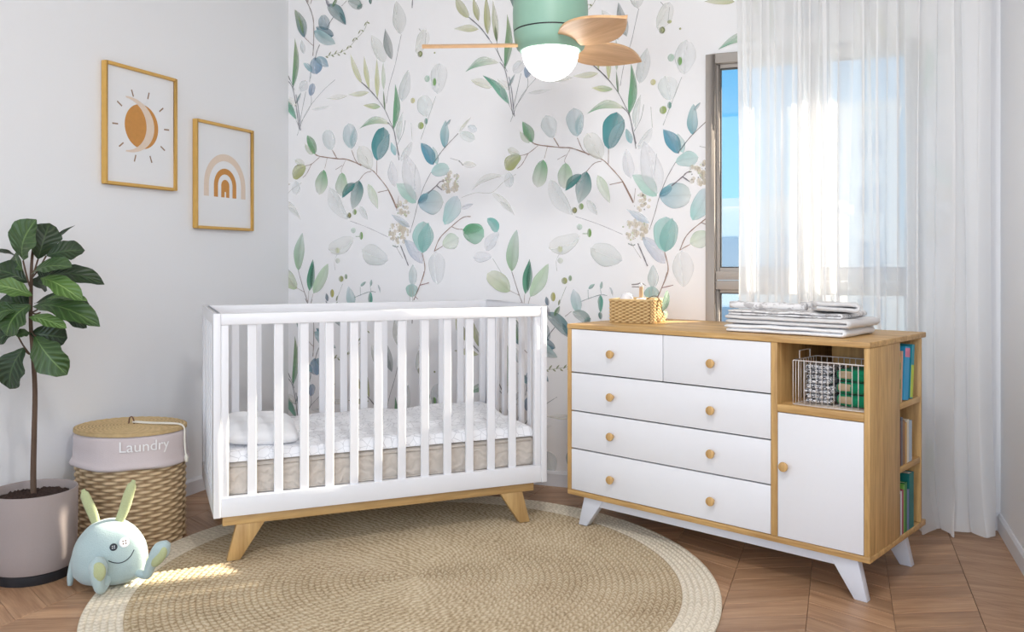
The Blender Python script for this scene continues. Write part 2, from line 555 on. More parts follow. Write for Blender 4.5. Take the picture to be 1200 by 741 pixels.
# f, base, tip, width, base colour, tip colour, alpha, bend
PRINT_LEAVES = [
    ('B', 110, 300, 70, 10, 130, (196, 200, 192), (190, 196, 188), .55, 8),
    ('A', 960, 600, 830, 340, 130, (205, 212, 202), (214, 218, 206), .5, 0),
    ('D', 430, 150, 450, -120, 160, (222, 230, 232), (226, 232, 232), .55, 0),
    ('D', 340, 350, 300, 160, 150, (214, 230, 228), (224, 234, 232), .6, 0),
    ('B', 250, 470, 330, 250, 120, (214, 220, 206), (224, 224, 214), .5, 10),
    ('C', 120, 200, 190, 115, 95, (205, 212, 216), (212, 216, 218), .6, 0),
    ('C', 540, 240, 350, 265, 45, (216, 218, 196), (228, 228, 214), .5, 0),
    ('C', 220, 360, 400, 330, 30, (205, 212, 208), (225, 228, 222), .4, 6),
    ('F', 250, 410, 150, 0, 170, (224, 228, 232), (228, 228, 234), .6, 0),
    ('F', 60, 290, 30, 60, 95, (212, 214, 222), (220, 222, 228), .55, -6),
    ('E', 745, 210, 640, 10, 150, (222, 226, 210), (226, 226, 216), .6, 0),
    ('E', 380, 370, 540, 650, 130, (214, 222, 220), (210, 220, 218), .5, 28),
    ('E', 90, 310, 90, 432, 88, (208, 220, 222), (214, 224, 224), .5, 0),
    ('E', 25, 540, 122, 632, 40, (205, 214, 206), (190, 200, 190), .4, 0),
    ('E', 640, 530, 712, 650, 60, (205, 215, 212), (198, 208, 206), .5, 0),
    ('G', 590, 140, 370, 240, 150, (222, 228, 220), (224, 226, 214), .5, -20),
    ('G', 890, 335, 665, 240, 180, (198, 210, 210), (214, 220, 210), .6, -10),
    ('H', 430, 545, 420, 260, 160, (214, 222, 224), (222, 226, 228), .5, 0),
    ('H', 960, 90, 850, 252, 100, (212, 218, 226), (218, 222, 230), .6, 12),
    ('H', 900, 300, 740, 310, 90, (222, 226, 234), (226, 228, 234), .5, 0),
    ('F', 1000, 190, 720, 325, 55, (222, 222, 206), (228, 228, 218), .55, 45),
    ('F', 900, 340, 1100, 540, 60, (224, 226, 212), (230, 230, 222), .45, -15),
    ('F', 650, 90, 770, 105, 60, (230, 228, 214), (232, 230, 220), .6, 0),
    ('H', 1060, 605, 860, 450, 150, (176, 196, 150), (224, 226, 196), .8, 10),
    # top left blue cluster
    ('A', 185, 365, 90, 95, 112, (84, 116, 130), (150, 166, 140), .9, 16),
    ('A', 172, 330, 118, 150, 34, (96, 140, 84), (150, 176, 110), .7, 10),
    ('A', 410, 290, 345, 150, 130, (120, 150, 164), (146, 166, 176), .75, -8),
    ('A', 465, 345, 292, 262, 105, (52, 100, 120), (96, 136, 150), .85, -12),
    ('A', 275, 300, 482, 425, 120, (136, 176, 184), (168, 192, 194), .85, 12),
    ('A', 400, 45, 582, 240, 125, (128, 152, 152), (80, 124, 134), .85, -22),
    ('A', 520, 120, 580, 242, 40, (66, 112, 116), (84, 130, 138), .7, 0),
    ('A', 455, 70, 500, -25, 40, (86, 126, 84), (110, 140, 96), .8, 0),
    ('A', 425, 70, 385, -20, 35, (124, 124, 140), (140, 140, 150), .7, 0),
    ('A', 600, 10, 735, 82, 100, (150, 170, 164), (142, 160, 156), .7, -14),
    ('A', 690, 84, 742, 45, 48, (84, 120, 116), (110, 140, 134), .8, 0),
    ('A', 820, 42, 812, -20, 36, (64, 104, 98), (80, 116, 108), .9, 0),
    ('A', 275, 555, 300, 715, 150, (118, 156, 180), (104, 142, 178), .85, 0),
    ('A', 290, 560, 412, 645, 90, (150, 182, 194), (140, 172, 192), .8, -10),
    ('A', 255, 690, 170, 608, 60, (134, 176, 190), (156, 190, 196), .8, 6),
    ('A', 1022, 575, 958, 275, 95, (150, 158, 156), (128, 138, 138), .75, -10),
    ('A', 175, 520, 150, 385, 60, (184, 196, 200), (200, 208, 210), .5, 0),
    # long leaves
    ('C', 60, 170, 78, -262, 66, (76, 138, 96), (140, 160, 112), .9, 26),
    ('C', 88, 310, 135, 205, 26, (124, 150, 152), (140, 160, 160), .8, 0),
    ('C', 70, 415, 28, 305, 48, (136, 176, 166), (156, 188, 176), .75, 0),
    ('C', 215, 242, 236, 130, 72, (122, 146, 176), (160, 176, 196), .85, 0),
    ('B', 700, 155, 585, -30, 80, (176, 178, 130), (200, 200, 164), .8, -10),
    ('B', 785, 185, 735, -30, 55, (160, 164, 106), (196, 196, 150), .8, 0),
    ('B', 865, 300, 850, -40, 62, (160, 164, 104), (190, 190, 140), .85, 0),
    ('B', 945, 370, 910, 0, 55, (172, 178, 140), (200, 202, 172), .7, 0),
    ('B', 945, 370, 926, 215, 24, (72, 96, 62), (120, 138, 90), .9, 0),
    ('B', 785, 255, 570, 252, 60, (190, 192, 136), (220, 220, 192), .75, 8),
    ('B', 960, 545, 670, 626, 75, (226, 226, 204), (64, 156, 112), .9, 50),
    ('D', 1052, 240, 820, -12, 72, (134, 190, 166), (60, 140, 110), .95, 26),
    ('D', 900, 92, 718, 30, 72, (222, 222, 196), (206, 206, 166), .6, 8),
    ('D', 1060, 110, 950, 20, 60, (224, 226, 208), (228, 228, 214), .5, 0),
    ('C', 660, 130, 560, -130, 55, (206, 208, 154), (226, 226, 190), .8, -12),
    ('C', 725, 180, 680, -110, 48, (196, 202, 136), (224, 224, 180), .8, -6),
    ('C', 795, 262, 790, -90, 46, (196, 202, 136), (222, 222, 176), .85, 0),
    ('C', 850, 190, 845, -60, 40, (190, 210, 180), (214, 222, 200), .7, 0),
    ('C', 862, 372, 846, 185, 18, (80, 110, 80), (110, 136, 100), .95, 0),
    ('C', 722, 208, 540, 228, 48, (204, 208, 166), (224, 226, 198), .7, -6),
    ('C', 822, 335, 672, 322, 50, (150, 184, 140), (220, 218, 160), .85, 0),
    ('C', 905, 482, 640, 525, 66, (222, 224, 194), (82, 158, 112), .92, 54),
    ('D', 45, 462, 60, 60, 66, (84, 154, 110), (110, 160, 120), .95, 26),
    ('D', 90, 562, 130, 300, 58, (190, 204, 200), (208, 220, 212), .7, -14),
    ('D', 120, 218, 175, -60, 108, (190, 204, 204), (206, 214, 212), .65, 0),
    ('D', 110, 730, 210, 560, 70, (206, 214, 214), (216, 220, 220), .5, 8),
    ('D', 492, 622, 498, 378, 84, (96, 158, 172), (176, 206, 208), .88, -6),
    ('D', 500, 430, 545, 368, 26, (120, 158, 166), (150, 176, 180), .7, 0),
    ('D', 620, 492, 752, 545, 84, (204, 222, 216), (214, 226, 222), .6, 0),
    ('D', 612, 482, 720, 350, 30, (206, 208, 190), (196, 196, 170), .7, 0),
    ('D', 690, 430, 770, 470, 60, (202, 220, 230), (212, 226, 234), .6, 0),
    ('F', 425, 92, 385, -60, 66, (160, 206, 204), (196, 218, 216), .8, 0),
    ('F', 395, 98, 285, -92, 108, (74, 142, 166), (84, 150, 176), .92, 12),
    # eucalyptus branch
    ('E', 255, 80, 185, -85, 88, (88, 142, 92), (112, 164, 124), .9, 8),
    ('E', 235, 84, 165, -10, 50, (206, 214, 190), (196, 208, 180), .8, -6),
    ('E', 400, 45, 350, -132, 132, (206, 220, 222), (216, 226, 228), .8, 0),
    ('C', 572, 702, 545, 478, 150, (178, 206, 210), (196, 212, 220), .85, 0),
    ('C', 580, 690, 600, 520, 60, (146, 190, 196), (170, 204, 206), .5, -10),
    ('E', 792, 136, 850, -155, 178, (74, 146, 154), (56, 130, 134), .95, 0),
    ('E', 805, 130, 905, -95, 100, (176, 206, 214), (140, 184, 190), .7, -12),
    ('E', 952, 92, 915, -25, 52, (132, 192, 200), (156, 204, 208), .8, 0),
    ('E', 172, 180, 65, 290, 118, (166, 176, 120), (166, 170, 96), .85, 14),
    ('E', 165, 170, 80, 130, 60, (206, 210, 180), (214, 216, 192), .6, 0),
    ('E', 332, 215, 290, 432, 128, (84, 158, 96), (224, 226, 214), .9, 0),
    ('E', 490, 240, 480, 442, 125, (144, 186, 142), (218, 222, 210), .9, 0),
    ('E', 636, 306, 580, 560, 130, (36, 104, 104), (196, 206, 204), .95, -8),
    ('E', 600, 330, 488, 458, 76, (44, 112, 110), (66, 132, 128), .95, 14),
    ('E', 715, 338, 800, 556, 82, (206, 226, 192), (216, 228, 206), .85, 0),
    ('F', 190, 640, 28, 530, 58, (180, 200, 216), (196, 210, 226), .8, 0),
    ('F', 240, 430, 70, 262, 126, (160, 210, 194), (190, 222, 210), .85, 16),
    ('F', 258, 430, 482, 420, 205, (120, 176, 196), (218, 228, 222), .8, 0),
    ('F', 258, 430, 345, 352, 62, (60, 134, 160), (130, 184, 196), .8, 0),
    ('F', 372, 166, 532, 128, 118, (160, 204, 202), (186, 216, 214), .85, -6),
    ('F', 490, 618, 600, 368, 150, (146, 206, 200), (212, 226, 236), .8, 10),
    ('F', 630, 480, 740, 440, 40, (206, 210, 222), (212, 214, 226), .6, 0),
    ('H', 300, 362, 138, 150, 112, (206, 208, 224), (170, 190, 212), .75, 10),
    ('H', 300, 272, 305, -4, 200, (150, 204, 198), (170, 210, 206), .9, 0),
    ('H', 300, 272, 350, 6, 125, (118, 188, 180), (146, 204, 198), .6, -8),
    ('H', 215, 562, 215, 370, 84, (190, 208, 208), (198, 212, 212), .85, 0),
    ('H', 472, 206, 612, 140, 135, (204, 222, 190), (206, 226, 208), .85, 0),
    ('H', 648, 70, 834, 128, 178, (70, 152, 100), (146, 200, 176), .93, 0),
    ('H', 660, 100, 820, 60, 80, (90, 168, 116), (130, 190, 150), .6, -20),
    ('F', 862, 562, 948, 682, 86, (110, 180, 172), (120, 192, 184), .93, -16),
    # lower left group
    ('G', 110, 425, 145, 95, 112, (140, 178, 136), (188, 208, 196), .92, -14),
    ('G', 206, 602, 236, 325, 84, (84, 150, 116), (52, 116, 92), .95, 0),
    ('G', 222, 580, 244, 345, 34, (40, 100, 76), (50, 112, 86), .8, -8),
    ('G', 240, 622, 368, 362, 112, (176, 206, 168), (190, 214, 182), .9, 8),
    ('G', 80, 568, 20, 480, 50, (216, 220, 192), (226, 228, 208), .7, 0),
    ('G', 365, 692, 352, 620, 36, (96, 112, 130), (130, 146, 156), .9, 0),
    ('G', 440, 690, 450, 640, 18, (120, 124, 84), (140, 142, 96), .9, 0),
    ('G', 580, 745, 545, 560, 92, (146, 190, 186), (208, 220, 228), .8, 0),
    ('G', 735, 606, 735, 745, 44, (74, 146, 128), (92, 160, 140), .9, 0),
    ('G', 650, 560, 696, 520, 28, (130, 166, 158), (160, 186, 178), .9, 0),
    ('G', 738, 560, 745, 500, 24, (136, 170, 164), (160, 186, 180), .9, 0),
    ('G', 800, 545, 820, 620, 18, (180, 194, 198), (196, 206, 208), .7, -6),
    ('Q', 250, 645, 250, 545, 100, (150, 192, 178), (160, 196, 192), .85, 0),
]
# f, points, width (drawing units), colour, alpha
BR, DK, GY = (150, 112, 92), (70, 66, 78), (168, 170, 172)
PRINT_STEMS = [
    ('A', [(190, -10), (245, 110), (270, 230), (268, 440), (262, 540)], 9, (130, 110, 104), .9),
    ('A', [(255, -10), (240, 40)], 6, (140, 124, 118), .8),
    ('A', [(180, 362), (262, 440)], 6, BR, .8),
    ('A', [(460, 165), (425, 220), (400, 270)], 8, (96, 92, 98), .9),
    ('A', [(540, 60), (590, 8)], 5, (140, 120, 116), .8),
    ('A', [(328, 430), (300, 500), (282, 580)], 8, (96, 92, 98), .9),
    ('A', [(250, 690), (238, 760)], 5, (140, 160, 166), .8),
    ('B', [(115, 300), (90, 420), (62, 560), (10, 745), (-15, 900)], 5, (168, 166, 172), .8),
    ('B', [(212, -10), (208, 70)], 9, (100, 98, 104), .8),
    ('B', [(268, 250), (306, 296)], 5, GY, .8),
    ('B', [(330, 290), (320, 400)], 4, GY, .7),
    ('B', [(700, 150), (800, 240), (880, 345)], 9, (74, 76, 92), .9),
    ('B', [(880, 345), (960, 470), (1035, 625)], 5, (140, 140, 150), .8),
    ('B', [(945, 370), (950, 440), (985, 530)], 6, (100, 104, 100), .9),
    ('C', [(25, 115), (60, 172), (88, 310), (110, 480), (118, 530)], 7, (96, 92, 104), .9),
    ('C', [(175, 205), (120, 480)], 5, (130, 134, 142), .8),
    ('C', [(222, 240), (215, 330), (120, 490)], 4, GY, .8),
    ('C', [(430, 100), (320, 200), (180, 380), (100, 585)], 4, (176, 184, 184), .8),
    ('C', [(215, 30), (208, 120)], 5, (140, 146, 156), .8),
    ('C', [(75, 415), (112, 500)], 4, GY, .7),
    ('C', [(660, 125), (735, 195), (800, 270)], 9, DK, .9),
    ('C', [(800, 270), (862, 365), (915, 482), (938, 530), (965, 670), (985, 760)], 6, (120, 116, 120), .9),
    ('D', [(-5, 398), (45, 458), (75, 600), (95, 725)], 7, (110, 108, 118), .9),
    ('D', [(150, 380), (130, 490), (82, 590)], 5, (160, 168, 168), .8),
    ('D', [(415, 170), (340, 385), (285, 545)], 5, (196, 200, 200), .8),
    ('D', [(200, 400), (210, 560)], 4, (196, 200, 190), .7),
    ('D', [(610, 492), (480, 630), (400, 745)], 6, (136, 124, 118), .9),
    ('D', [(1050, 0), (1075, 135), (1090, 290), (1098, 345)], 7, (110, 112, 128), .9),
    ('E', [(255, 80), (300, 100), (450, 120), (530, 126), (640, 168)], 9, BR, .95),
    ('E', [(640, 168), (745, 215), (800, 270), (892, 390), (965, 545)], 7, BR, .95),
    ('E', [(295, 105), (225, 165), (170, 182)], 5, BR, .9), ('E', [(225, 165), (182, 250), (148, 284)], 5, BR, .9),
    ('E', [(362, 112), (340, 205)], 3, (190, 170, 158), .9), ('E', [(405, 45), (442, 112)], 8, BR, .9),
    ('E', [(572, 45), (610, 140), (655, 182)], 6, BR, .9), ('E', [(522, 132), (484, 215), (490, 245)], 3, BR, .8),
    ('E', [(492, 178), (432, 215)], 4, BR, .8), ('E', [(792, 136), (790, 252)], 5, BR, .9),
    ('E', [(745, 228), (690, 246), (636, 310)], 5, BR, .9), ('E', [(895, 390), (800, 412)], 6, BR, .9),
    ('E', [(636, 312), (600, 400), (575, 490)], 3, (150, 190, 190), .8),
    ('E', [(560, 660), (720, 720), (890, 800)], 4, (190, 188, 196), .8),
    ('F', [(372, 165), (310, 290), (260, 430), (228, 560), (190, 690)], 5, (120, 110, 116), .9),
    ('F', [(455, -5), (390, 92)], 5, (90, 110, 120), .9),
    ('F', [(345, 350), (420, 280), (452, 246), (485, 240)], 9, (120, 104, 116), .9), ('F', [(422, 280), (468, 316)], 10, (96, 84, 100), .9),
    ('F', [(0, 315), (75, 482)], 7, BR, .9), ('F', [(92, 368), (80, 480)], 4, BR, .8), ('F', [(240, 100), (225, 250)], 3, GY, .7),
    ('F', [(540, 42), (615, 62)], 4, GY, .7), ('F', [(615, 62), (655, 104)], 10, (170, 168, 168), .8),
    ('F', [(640, 382), (760, 342), (900, 340), (1000, 250), (1110, 180)], 3, (214, 214, 204), .8),
    ('F', [(718, 548), (650, 556), (550, 635), (450, 735), (402, 850)], 7, BR, .95), ('F', [(550, 635), (600, 656), (650, 660)], 6, BR, .9),
    ('H', [(400, 258), (475, 212)], 6, BR, .9),
    ('H', [(108, 205), (145, 300), (176, 382)], 9, (104, 96, 110), .9), ('H', [(40, 205), (70, 220), (90, 214)], 8, (120, 136, 132), .9),
    ('H', [(295, 270), (320, 410), (276, 550), (224, 680)], 7, BR, .95), ('H', [(276, 552), (356, 530)], 7, (150, 96, 96), .9),
    ('H', [(190, 560), (190, 690)], 4, (186, 190, 180), .8), ('H', [(214, 560), (216, 690)], 4, (186, 190, 180), .8),
    ('H', [(910, 320), (1000, 470)], 4, (206, 210, 206), .8),
    ('H', [(60, 200), (130, 320)], 4, (210, 206, 204), .8),
    ('G', [(110, 425), (160, 600), (196, 700)], 6, (136, 112, 108), .95), ('G', [(202, 600), (196, 690)], 4, BR, .8),
    ('G', [(240, 622), (220, 700)], 4, BR, .8), ('G', [(85, 568), (165, 612)], 4, BR, .8), ('G', [(608, 128), (645, 128)], 5, (110, 150, 96), .9),
    ('G', [(596, 660), (650, 636), (735, 606), (782, 612)], 5, (120, 140, 144), .9), ('G', [(650, 640), (648, 565)], 4, (150, 168, 166), .8),
    ('G', [(740, 600), (735, 555)], 4, (150, 168, 166), .8), ('G', [(495, 540), (440, 690)], 3, (190, 200, 190), .8),
    ('G', [(450, 280), (425, 340), (430, 420)], 3, (214, 216, 212), .7),
    ('P', [(520, 90), (600, 160), (640, 250)], 0, GY, 0),
    ('Q', [(352, 452), (330, 525)], 6, (170, 150, 144), .9), ('Q', [(275, 640), (300, 660)], 5, BR, .9),
]
PRINT_BERRIES = [
    ('B', 278, 470, 24, 28, (132, 138, 92)), ('B', 278, 470, 12, 15, (196, 200, 160)), ('B', 330, 405, 18, 14, (186, 190, 140)), ('B', 405, 460, 9, 9, (176, 180, 130)),
    ('D', 215, 208, 22, 24, (212, 208, 160)), ('D', 285, 425, 28, 32, (160, 178, 110)), ('D', 330, 388, 16, 28, (120, 160, 150)),
    ('D', 402, 45, 17, 34, (124, 172, 100)), ('D', 340, 18, 26, 30, (190, 214, 200)),
    ('E', 552, 612, 22, 26, (128, 132, 88)), ('E', 552, 612, 12, 14, (180, 176, 130)), ('E', 600, 582, 20, 26, (140, 164, 108)),
    ('G', 657, 122, 17, 36, (122, 162, 88)), ('G', 588, 75, 24, 26, (204, 220, 210)), ('G', 450, 250, 22, 26, (212, 216, 186)), ('G', 452, 338, 24, 24, (218, 222, 212)),
    ('G', 482, 496, 25, 28, (158, 164, 112)), ('G', 522, 476, 15, 24, (150, 170, 140)), ('G', 402, 622, 20, 38, (176, 172, 96)),
]
for i in range(15):                                # the small-leaved sprig
    t = i / 14.0
    x, y = 385 + t * 400, 545 - 80 * t - 240 * max(0, t - 0.45) * 1.9
    sgn = 1 if i % 2 else -1
    PRINT_LEAVES.append(('A', x, y, x + 26, y - 30 * sgn - 14, 15, (118, 130, 76), (150, 156, 100), .85, 0))
PRINT_STEMS.append(('A', [(385, 548), (500, 515), (600, 470), (680, 380), (760, 290), (790, 200)], 4, (150, 156, 110), .8))


def soften(c, k=0.16):
    m = sum(c) / 3.0
    k = k + 0.16 * max(0.0, (m - 150) / 80.0)
    return tuple(v + (242 - v) * k for v in c)


def build_print():
    verts, faces, cols, uvs = [], [], [], []
    layer = [0]

    def emit(grid, colfn, alpha, nu):
        """grid: rows of (s, z); nu verts per row"""
        base = len(verts)
        layer[0] += 1
        yo = -0.0004 - 0.000018 * (layer[0] % 190)
        nrow = len(grid)
        for i, row in enumerate(grid):
            for j, p in enumerate(row):
                verts.append((p[0], yo, p[1]))
                c = colfn(i / (nrow - 1), j / (nu - 1))
                cols.append((c[0], c[1], c[2], alpha))
                uvs.append((j / (nu - 1), i / (nrow - 1)))
        for i in range(nrow - 1):
            for j in range(nu - 1):
                a = base + i * nu + j
                faces.append((a, a + 1, a + nu + 1, a + nu))

    def mix(a, b, t):
        return tuple(a[k] + (b[k] - a[k]) * t for k in range(3))

    def leaf(s0, z0, s1, z1, w, c0, c1, alpha, bend):
        d = Vector((s1 - s0, z1 - z0)); L = d.length
        if L < 1e-4: return
        n = Vector((-d.y, d.x)) / L
        ratio = w / L
        grid = []
        K = 12
        for i in range(K + 1):
            t = i / K
            if ratio > 0.5: pr = math.sin(PI * t) ** 0.55 * (1 - 0.12 * math.cos(PI * t))
            elif ratio > 0.3: pr = math.sin(PI * t ** 0.85) ** 0.8
            else: pr = math.sin(PI * t ** 0.8) ** 1.05
            wob = 1 + 0.05 * math.sin(t * 9 + s0 * 40)
            c = Vector((s0, z0)) + d * t + n * (bend * math.sin(PI * t))
            grid.append([tuple(c + n * (w / 2 * wob * pr * q + 0.0)) for q in (-1, -.72, -.3, 0, .3, .72, 1)])
        a0, a1 = lin(soften(c0)), lin(soften(c1))
        alpha = alpha * (0.72 if sum(c0) / 3 > 195 else 0.97)
        emit(grid, lambda v, u: mix(a0, a1, v), alpha, 7)

    def stem(pts, w, c, alpha):
        if alpha <= 0: return
        P = smooth_pts([(p[0], p[1], 0) for p in pts], 5)
        grid = []
        for i, p in enumerate(P):
            a, b = P[max(i - 1, 0)], P[min(i + 1, len(P) - 1)]
            d = (b - a).normalized(); n = Vector((-d.y, d.x, 0))
            k = w * (0.7 + 0.5 * abs(math.sin(i * 0.9 + pts[0][0] * 30)))
            grid.append([((p + n * k / 2 * q).x, (p + n * k / 2 * q).y) for q in (-1, 1)])
        a0 = lin(c)
        emit(grid, lambda v, u: a0, alpha, 2)

    def blob(s, z, rx, rz, c, alpha=0.85):
        grid = []
        for i in range(7):
            t = i / 6; zz = -math.cos(PI * t); ww = math.sin(PI * t)
            grid.append([(s + rx * ww * q, z + rz * zz) for q in (-1, -.5, 0, .5, 1)])
        a0 = lin(c)
        emit(grid, lambda v, u: a0, alpha, 5)

    def one(ds, dz, seed):
        rr = random.Random(seed)
        for f, bx, by, tx, ty, w, c0, c1, al, bend in PRINT_LEAVES:
            s0, z0 = fz(f, bx, by); s1, z1 = fz(f, tx, ty); k = fscale(f)
            leaf(s0 + ds, z0 + dz, s1 + ds, z1 + dz, w * k, c0, c1, al, -bend * k)
        for f, pts, w, c, al in PRINT_STEMS:
            k = fscale(f)
            P = [fz(f, *p) for p in pts]
            stem([(p[0] + ds, p[1] + dz) for p in P], max(w * k, 0.0022), c, al)
        for f, x, y, rx, ry, c in PRINT_BERRIES:
            s, z = fz(f, x, y); k = fscale(f)
            blob(s + ds, z + dz, rx * k, ry * k, c)
        for f, x, y, rad, cnt in (('H', 90, 90, 100, 60), ('F', 545, 250, 90, 60), ('F', 130, 480, 70, 24)):
            s, z = fz(f, x, y); k = fscale(f)
            for _ in range(cnt):
                a, q = rr.random() * 2 * PI, math.sqrt(rr.random()) * rad * k
                big = rr.random()
                c = (228, 218, 200) if big < 0.55 else ((206, 214, 186) if big < 0.72 else (96, 100, 108))
                r0 = (16 if big < 0.55 else 9 if big < .72 else 4.5) * k * (0.7 + 0.6 * rr.random())
                blob(s + ds + math.cos(a) * q, z + dz + math.sin(a) * q, r0, r0, c, 0.55 if big < 0.55 else 0.85)

    for a in (-1, 0, 1, 2):
        for b in (-1, 0, 1):
            one(a * PER, b * VPER, a * 7 + b + 31)
    me = bpy.data.meshes.new('wallpaper_print')
    me.from_pydata(verts, [], faces)
    ca = me.color_attributes.new('paint', 'FLOAT_COLOR', 'POINT')
    ca.data.foreach_set('color', [v for c in cols for v in c])
    uv = me.uv_layers.new(name='UVMap')
    li = [0] * len(me.loops); me.loops.foreach_get('vertex_index', li)
    uv.data.foreach_set('uv', [v for i in li for v in uvs[i]])
    bm = B(); bm.from_mesh(me)

    def cut(co, no, clear):
        bmesh.ops.bisect_plane(bm, geom=list(bm.verts) + list(bm.edges) + list(bm.faces), plane_co=co, plane_no=no, clear_outer=clear)
    cut((0.001, 0, 0), (-1, 0, 0), True); cut((3.45, 0, 0), (1, 0, 0), True)
    cut((0, 0, 0.076), (0, 0, -1), True); cut((0, 0, RH - 0.001), (0, 0, 1), True)
    for x in (WX0, WX1): cut((x, 0, 0), (1, 0, 0), False)
    for z in (WZ0, WZ1): cut((0, 0, z), (0, 0, 1), False)
    kill = [f for f in bm.faces if WX0 < f.calc_center_median().x < WX1 and WZ0 < f.calc_center_median().z < WZ1]
    bmesh.ops.delete(bm, geom=kill, context='FACES')
    bmesh.ops.recalc_face_normals(bm, faces=bm.faces)
    for f in bm.faces:
        if f.normal.y > 0: f.normal_flip()
    bm.to_mesh(me); bm.free()

    m = bpy.data.materials.new('wallpaper_watercolour'); m.use_nodes = True
    nt = m.node_tree; nt.nodes.clear()
    at = N(nt, 'ShaderNodeAttribute', attribute_name='paint')
    uvn = N(nt, 'ShaderNodeUVMap'); uvn.uv_map = 'UVMap'
    sep = N(nt, 'ShaderNodeSeparateXYZ'); nt.links.new(uvn.outputs[0], sep.inputs[0])
    tc = N(nt, 'ShaderNodeTexCoord')
    no = N(nt, 'ShaderNodeTexNoise', Scale=9.0, Detail=4.0, Roughness=0.55, Distortion=0.5)
    nt.links.new(tc.outputs['Object'], no.inputs['Vector'])
    # distance from the midrib 0..1
    c1 = N(nt, 'ShaderNodeMath', operation='SUBTRACT'); c1.inputs[1].default_value = 0.5; nt.links.new(sep.outputs['X'], c1.inputs[0])
    c2 = N(nt, 'ShaderNodeMath', operation='ABSOLUTE'); nt.links.new(c1.outputs[0], c2.inputs[0])
    rp = N(nt, 'ShaderNodeValToRGB'); el = rp.color_ramp.elements            # darker rim, faint light midrib
    el[0].position = 0.0; el[0].color = (0.86, 0.86, 0.86, 1); el[1].position = 0.5; el[1].color = (0.66, 0.66, 0.66, 1)
    for p, v in ((0.03, 1.0), (0.20, 1.06), (0.42, 1.0)):
        e = rp.color_ramp.elements.new(p); e.color = (v, v, v, 1)
    nt.links.new(c2.outputs[0], rp.inputs[0])
    mm = N(nt, 'ShaderNodeMix', data_type='RGBA', blend_type='MULTIPLY'); mm.inputs[0].default_value = 1.0
    nt.links.new(at.outputs['Color'], mm.inputs[6]); nt.links.new(rp.outputs[0], mm.inputs[7])
    br = N(nt, 'ShaderNodeMapRange'); br.inputs['From Min'].default_value = 0.3; br.inputs['From Max'].default_value = 0.7
    br.inputs['To Min'].default_value = 0.82; br.inputs['To Max'].default_value = 1.0; nt.links.new(no.outputs['Fac'], br.inputs['Value'])
    rim = N(nt, 'ShaderNodeMath', operation='POWER'); rim.inputs[1].default_value = 6.0
    dbl = N(nt, 'ShaderNodeMath', operation='MULTIPLY'); dbl.inputs[1].default_value = 2.0; nt.links.new(c2.outputs[0], dbl.inputs[0]); nt.links.new(dbl.outputs[0], rim.inputs[0])
    sm = N(nt, 'ShaderNodeMath', operation='MULTIPLY_ADD'); sm.inputs[1].default_value = 0.35; nt.links.new(rim.outputs[0], sm.inputs[0])
    hs = N(nt, 'ShaderNodeMath', operation='MULTIPLY_ADD'); hs.inputs[1].default_value = 0.70; hs.inputs[2].default_value = 0.80
    nt.links.new(c1.outputs[0], hs.inputs[0])
    hm = N(nt, 'ShaderNodeMath', operation='MULTIPLY'); nt.links.new(br.outputs[0], hm.inputs[0]); nt.links.new(hs.outputs[0], hm.inputs[1]); nt.links.new(hm.outputs[0], sm.inputs[2])
    br = sm
    al = N(nt, 'ShaderNodeMath', operation='MULTIPLY'); al.use_clamp = True
    nt.links.new(at.outputs['Alpha'], al.inputs[0]); nt.links.new(br.outputs[0], al.inputs[1])
    df = N(nt, 'ShaderNodeBsdfDiffuse'); nt.links.new(mm.outputs[2], df.inputs['Color'])
    tr = N(nt, 'ShaderNodeBsdfTransparent')
    mx = N(nt, 'ShaderNodeMixShader'); nt.links.new(al.outputs[0], mx.inputs[0]); nt.links.new(tr.outputs[0], mx.inputs[1]); nt.links.new(df.outputs[0], mx.inputs[2])
    out = N(nt, 'ShaderNodeOutputMaterial'); nt.links.new(mx.outputs[0], out.inputs[0])
    me.materials.clear(); me.materials.append(m)
    o = link('wallpaper_print', me, wall_back)
    o['kind'] = 'stuff'
    o['label'] = 'watercolour eucalyptus and leaf print on the wallpaper'


build_print()

# ------------------------------------------------------------------ outside
bm = B(); box(bm, -120, 120, -30, 200, -16.2, -16.0)
tag(obj('ground', bm, M['ground']), kind='structure')


def building(x, y, w, d, top, rz, label, wins):
    t = thing('building', label, 'building', (x, y, -16), rz)
    h = top + 16
    bm = B(); box(bm, -w / 2, w / 2, -d / 2, d / 2, 0, h); box(bm, -w / 2 - .2, w / 2 + .2, -d / 2 - .2, d / 2 + .2, h, h + .35)
    obj('wall', bm, M['building'], t)
    nx, nz = wins
    for i in range(nx):
        for j in range(nz):
            cx = -w / 2 + w * (i + .5) / nx; cz = h - 2.0 - 3.0 * j
            bm = B(); box(bm, cx - .6, cx + .6, -d / 2 - .06, -d / 2 + .1, cz - .7, cz + .7)
            obj('window', bm, M['building_glass'], t)


building(11.0, 40, 8, 8, 3.5, -0.5, 'white block of flats seen through the bare strip of window left of the curtain', (3, 4))
building(19.5, 50, 5.5, 7, 9.5, -0.4, 'taller white tower behind the sheer curtain', (2, 6))
building(31.0, 50, 9, 8, 1.9, -0.4, 'low white house roof right of the tower, behind the curtain', (3, 3))

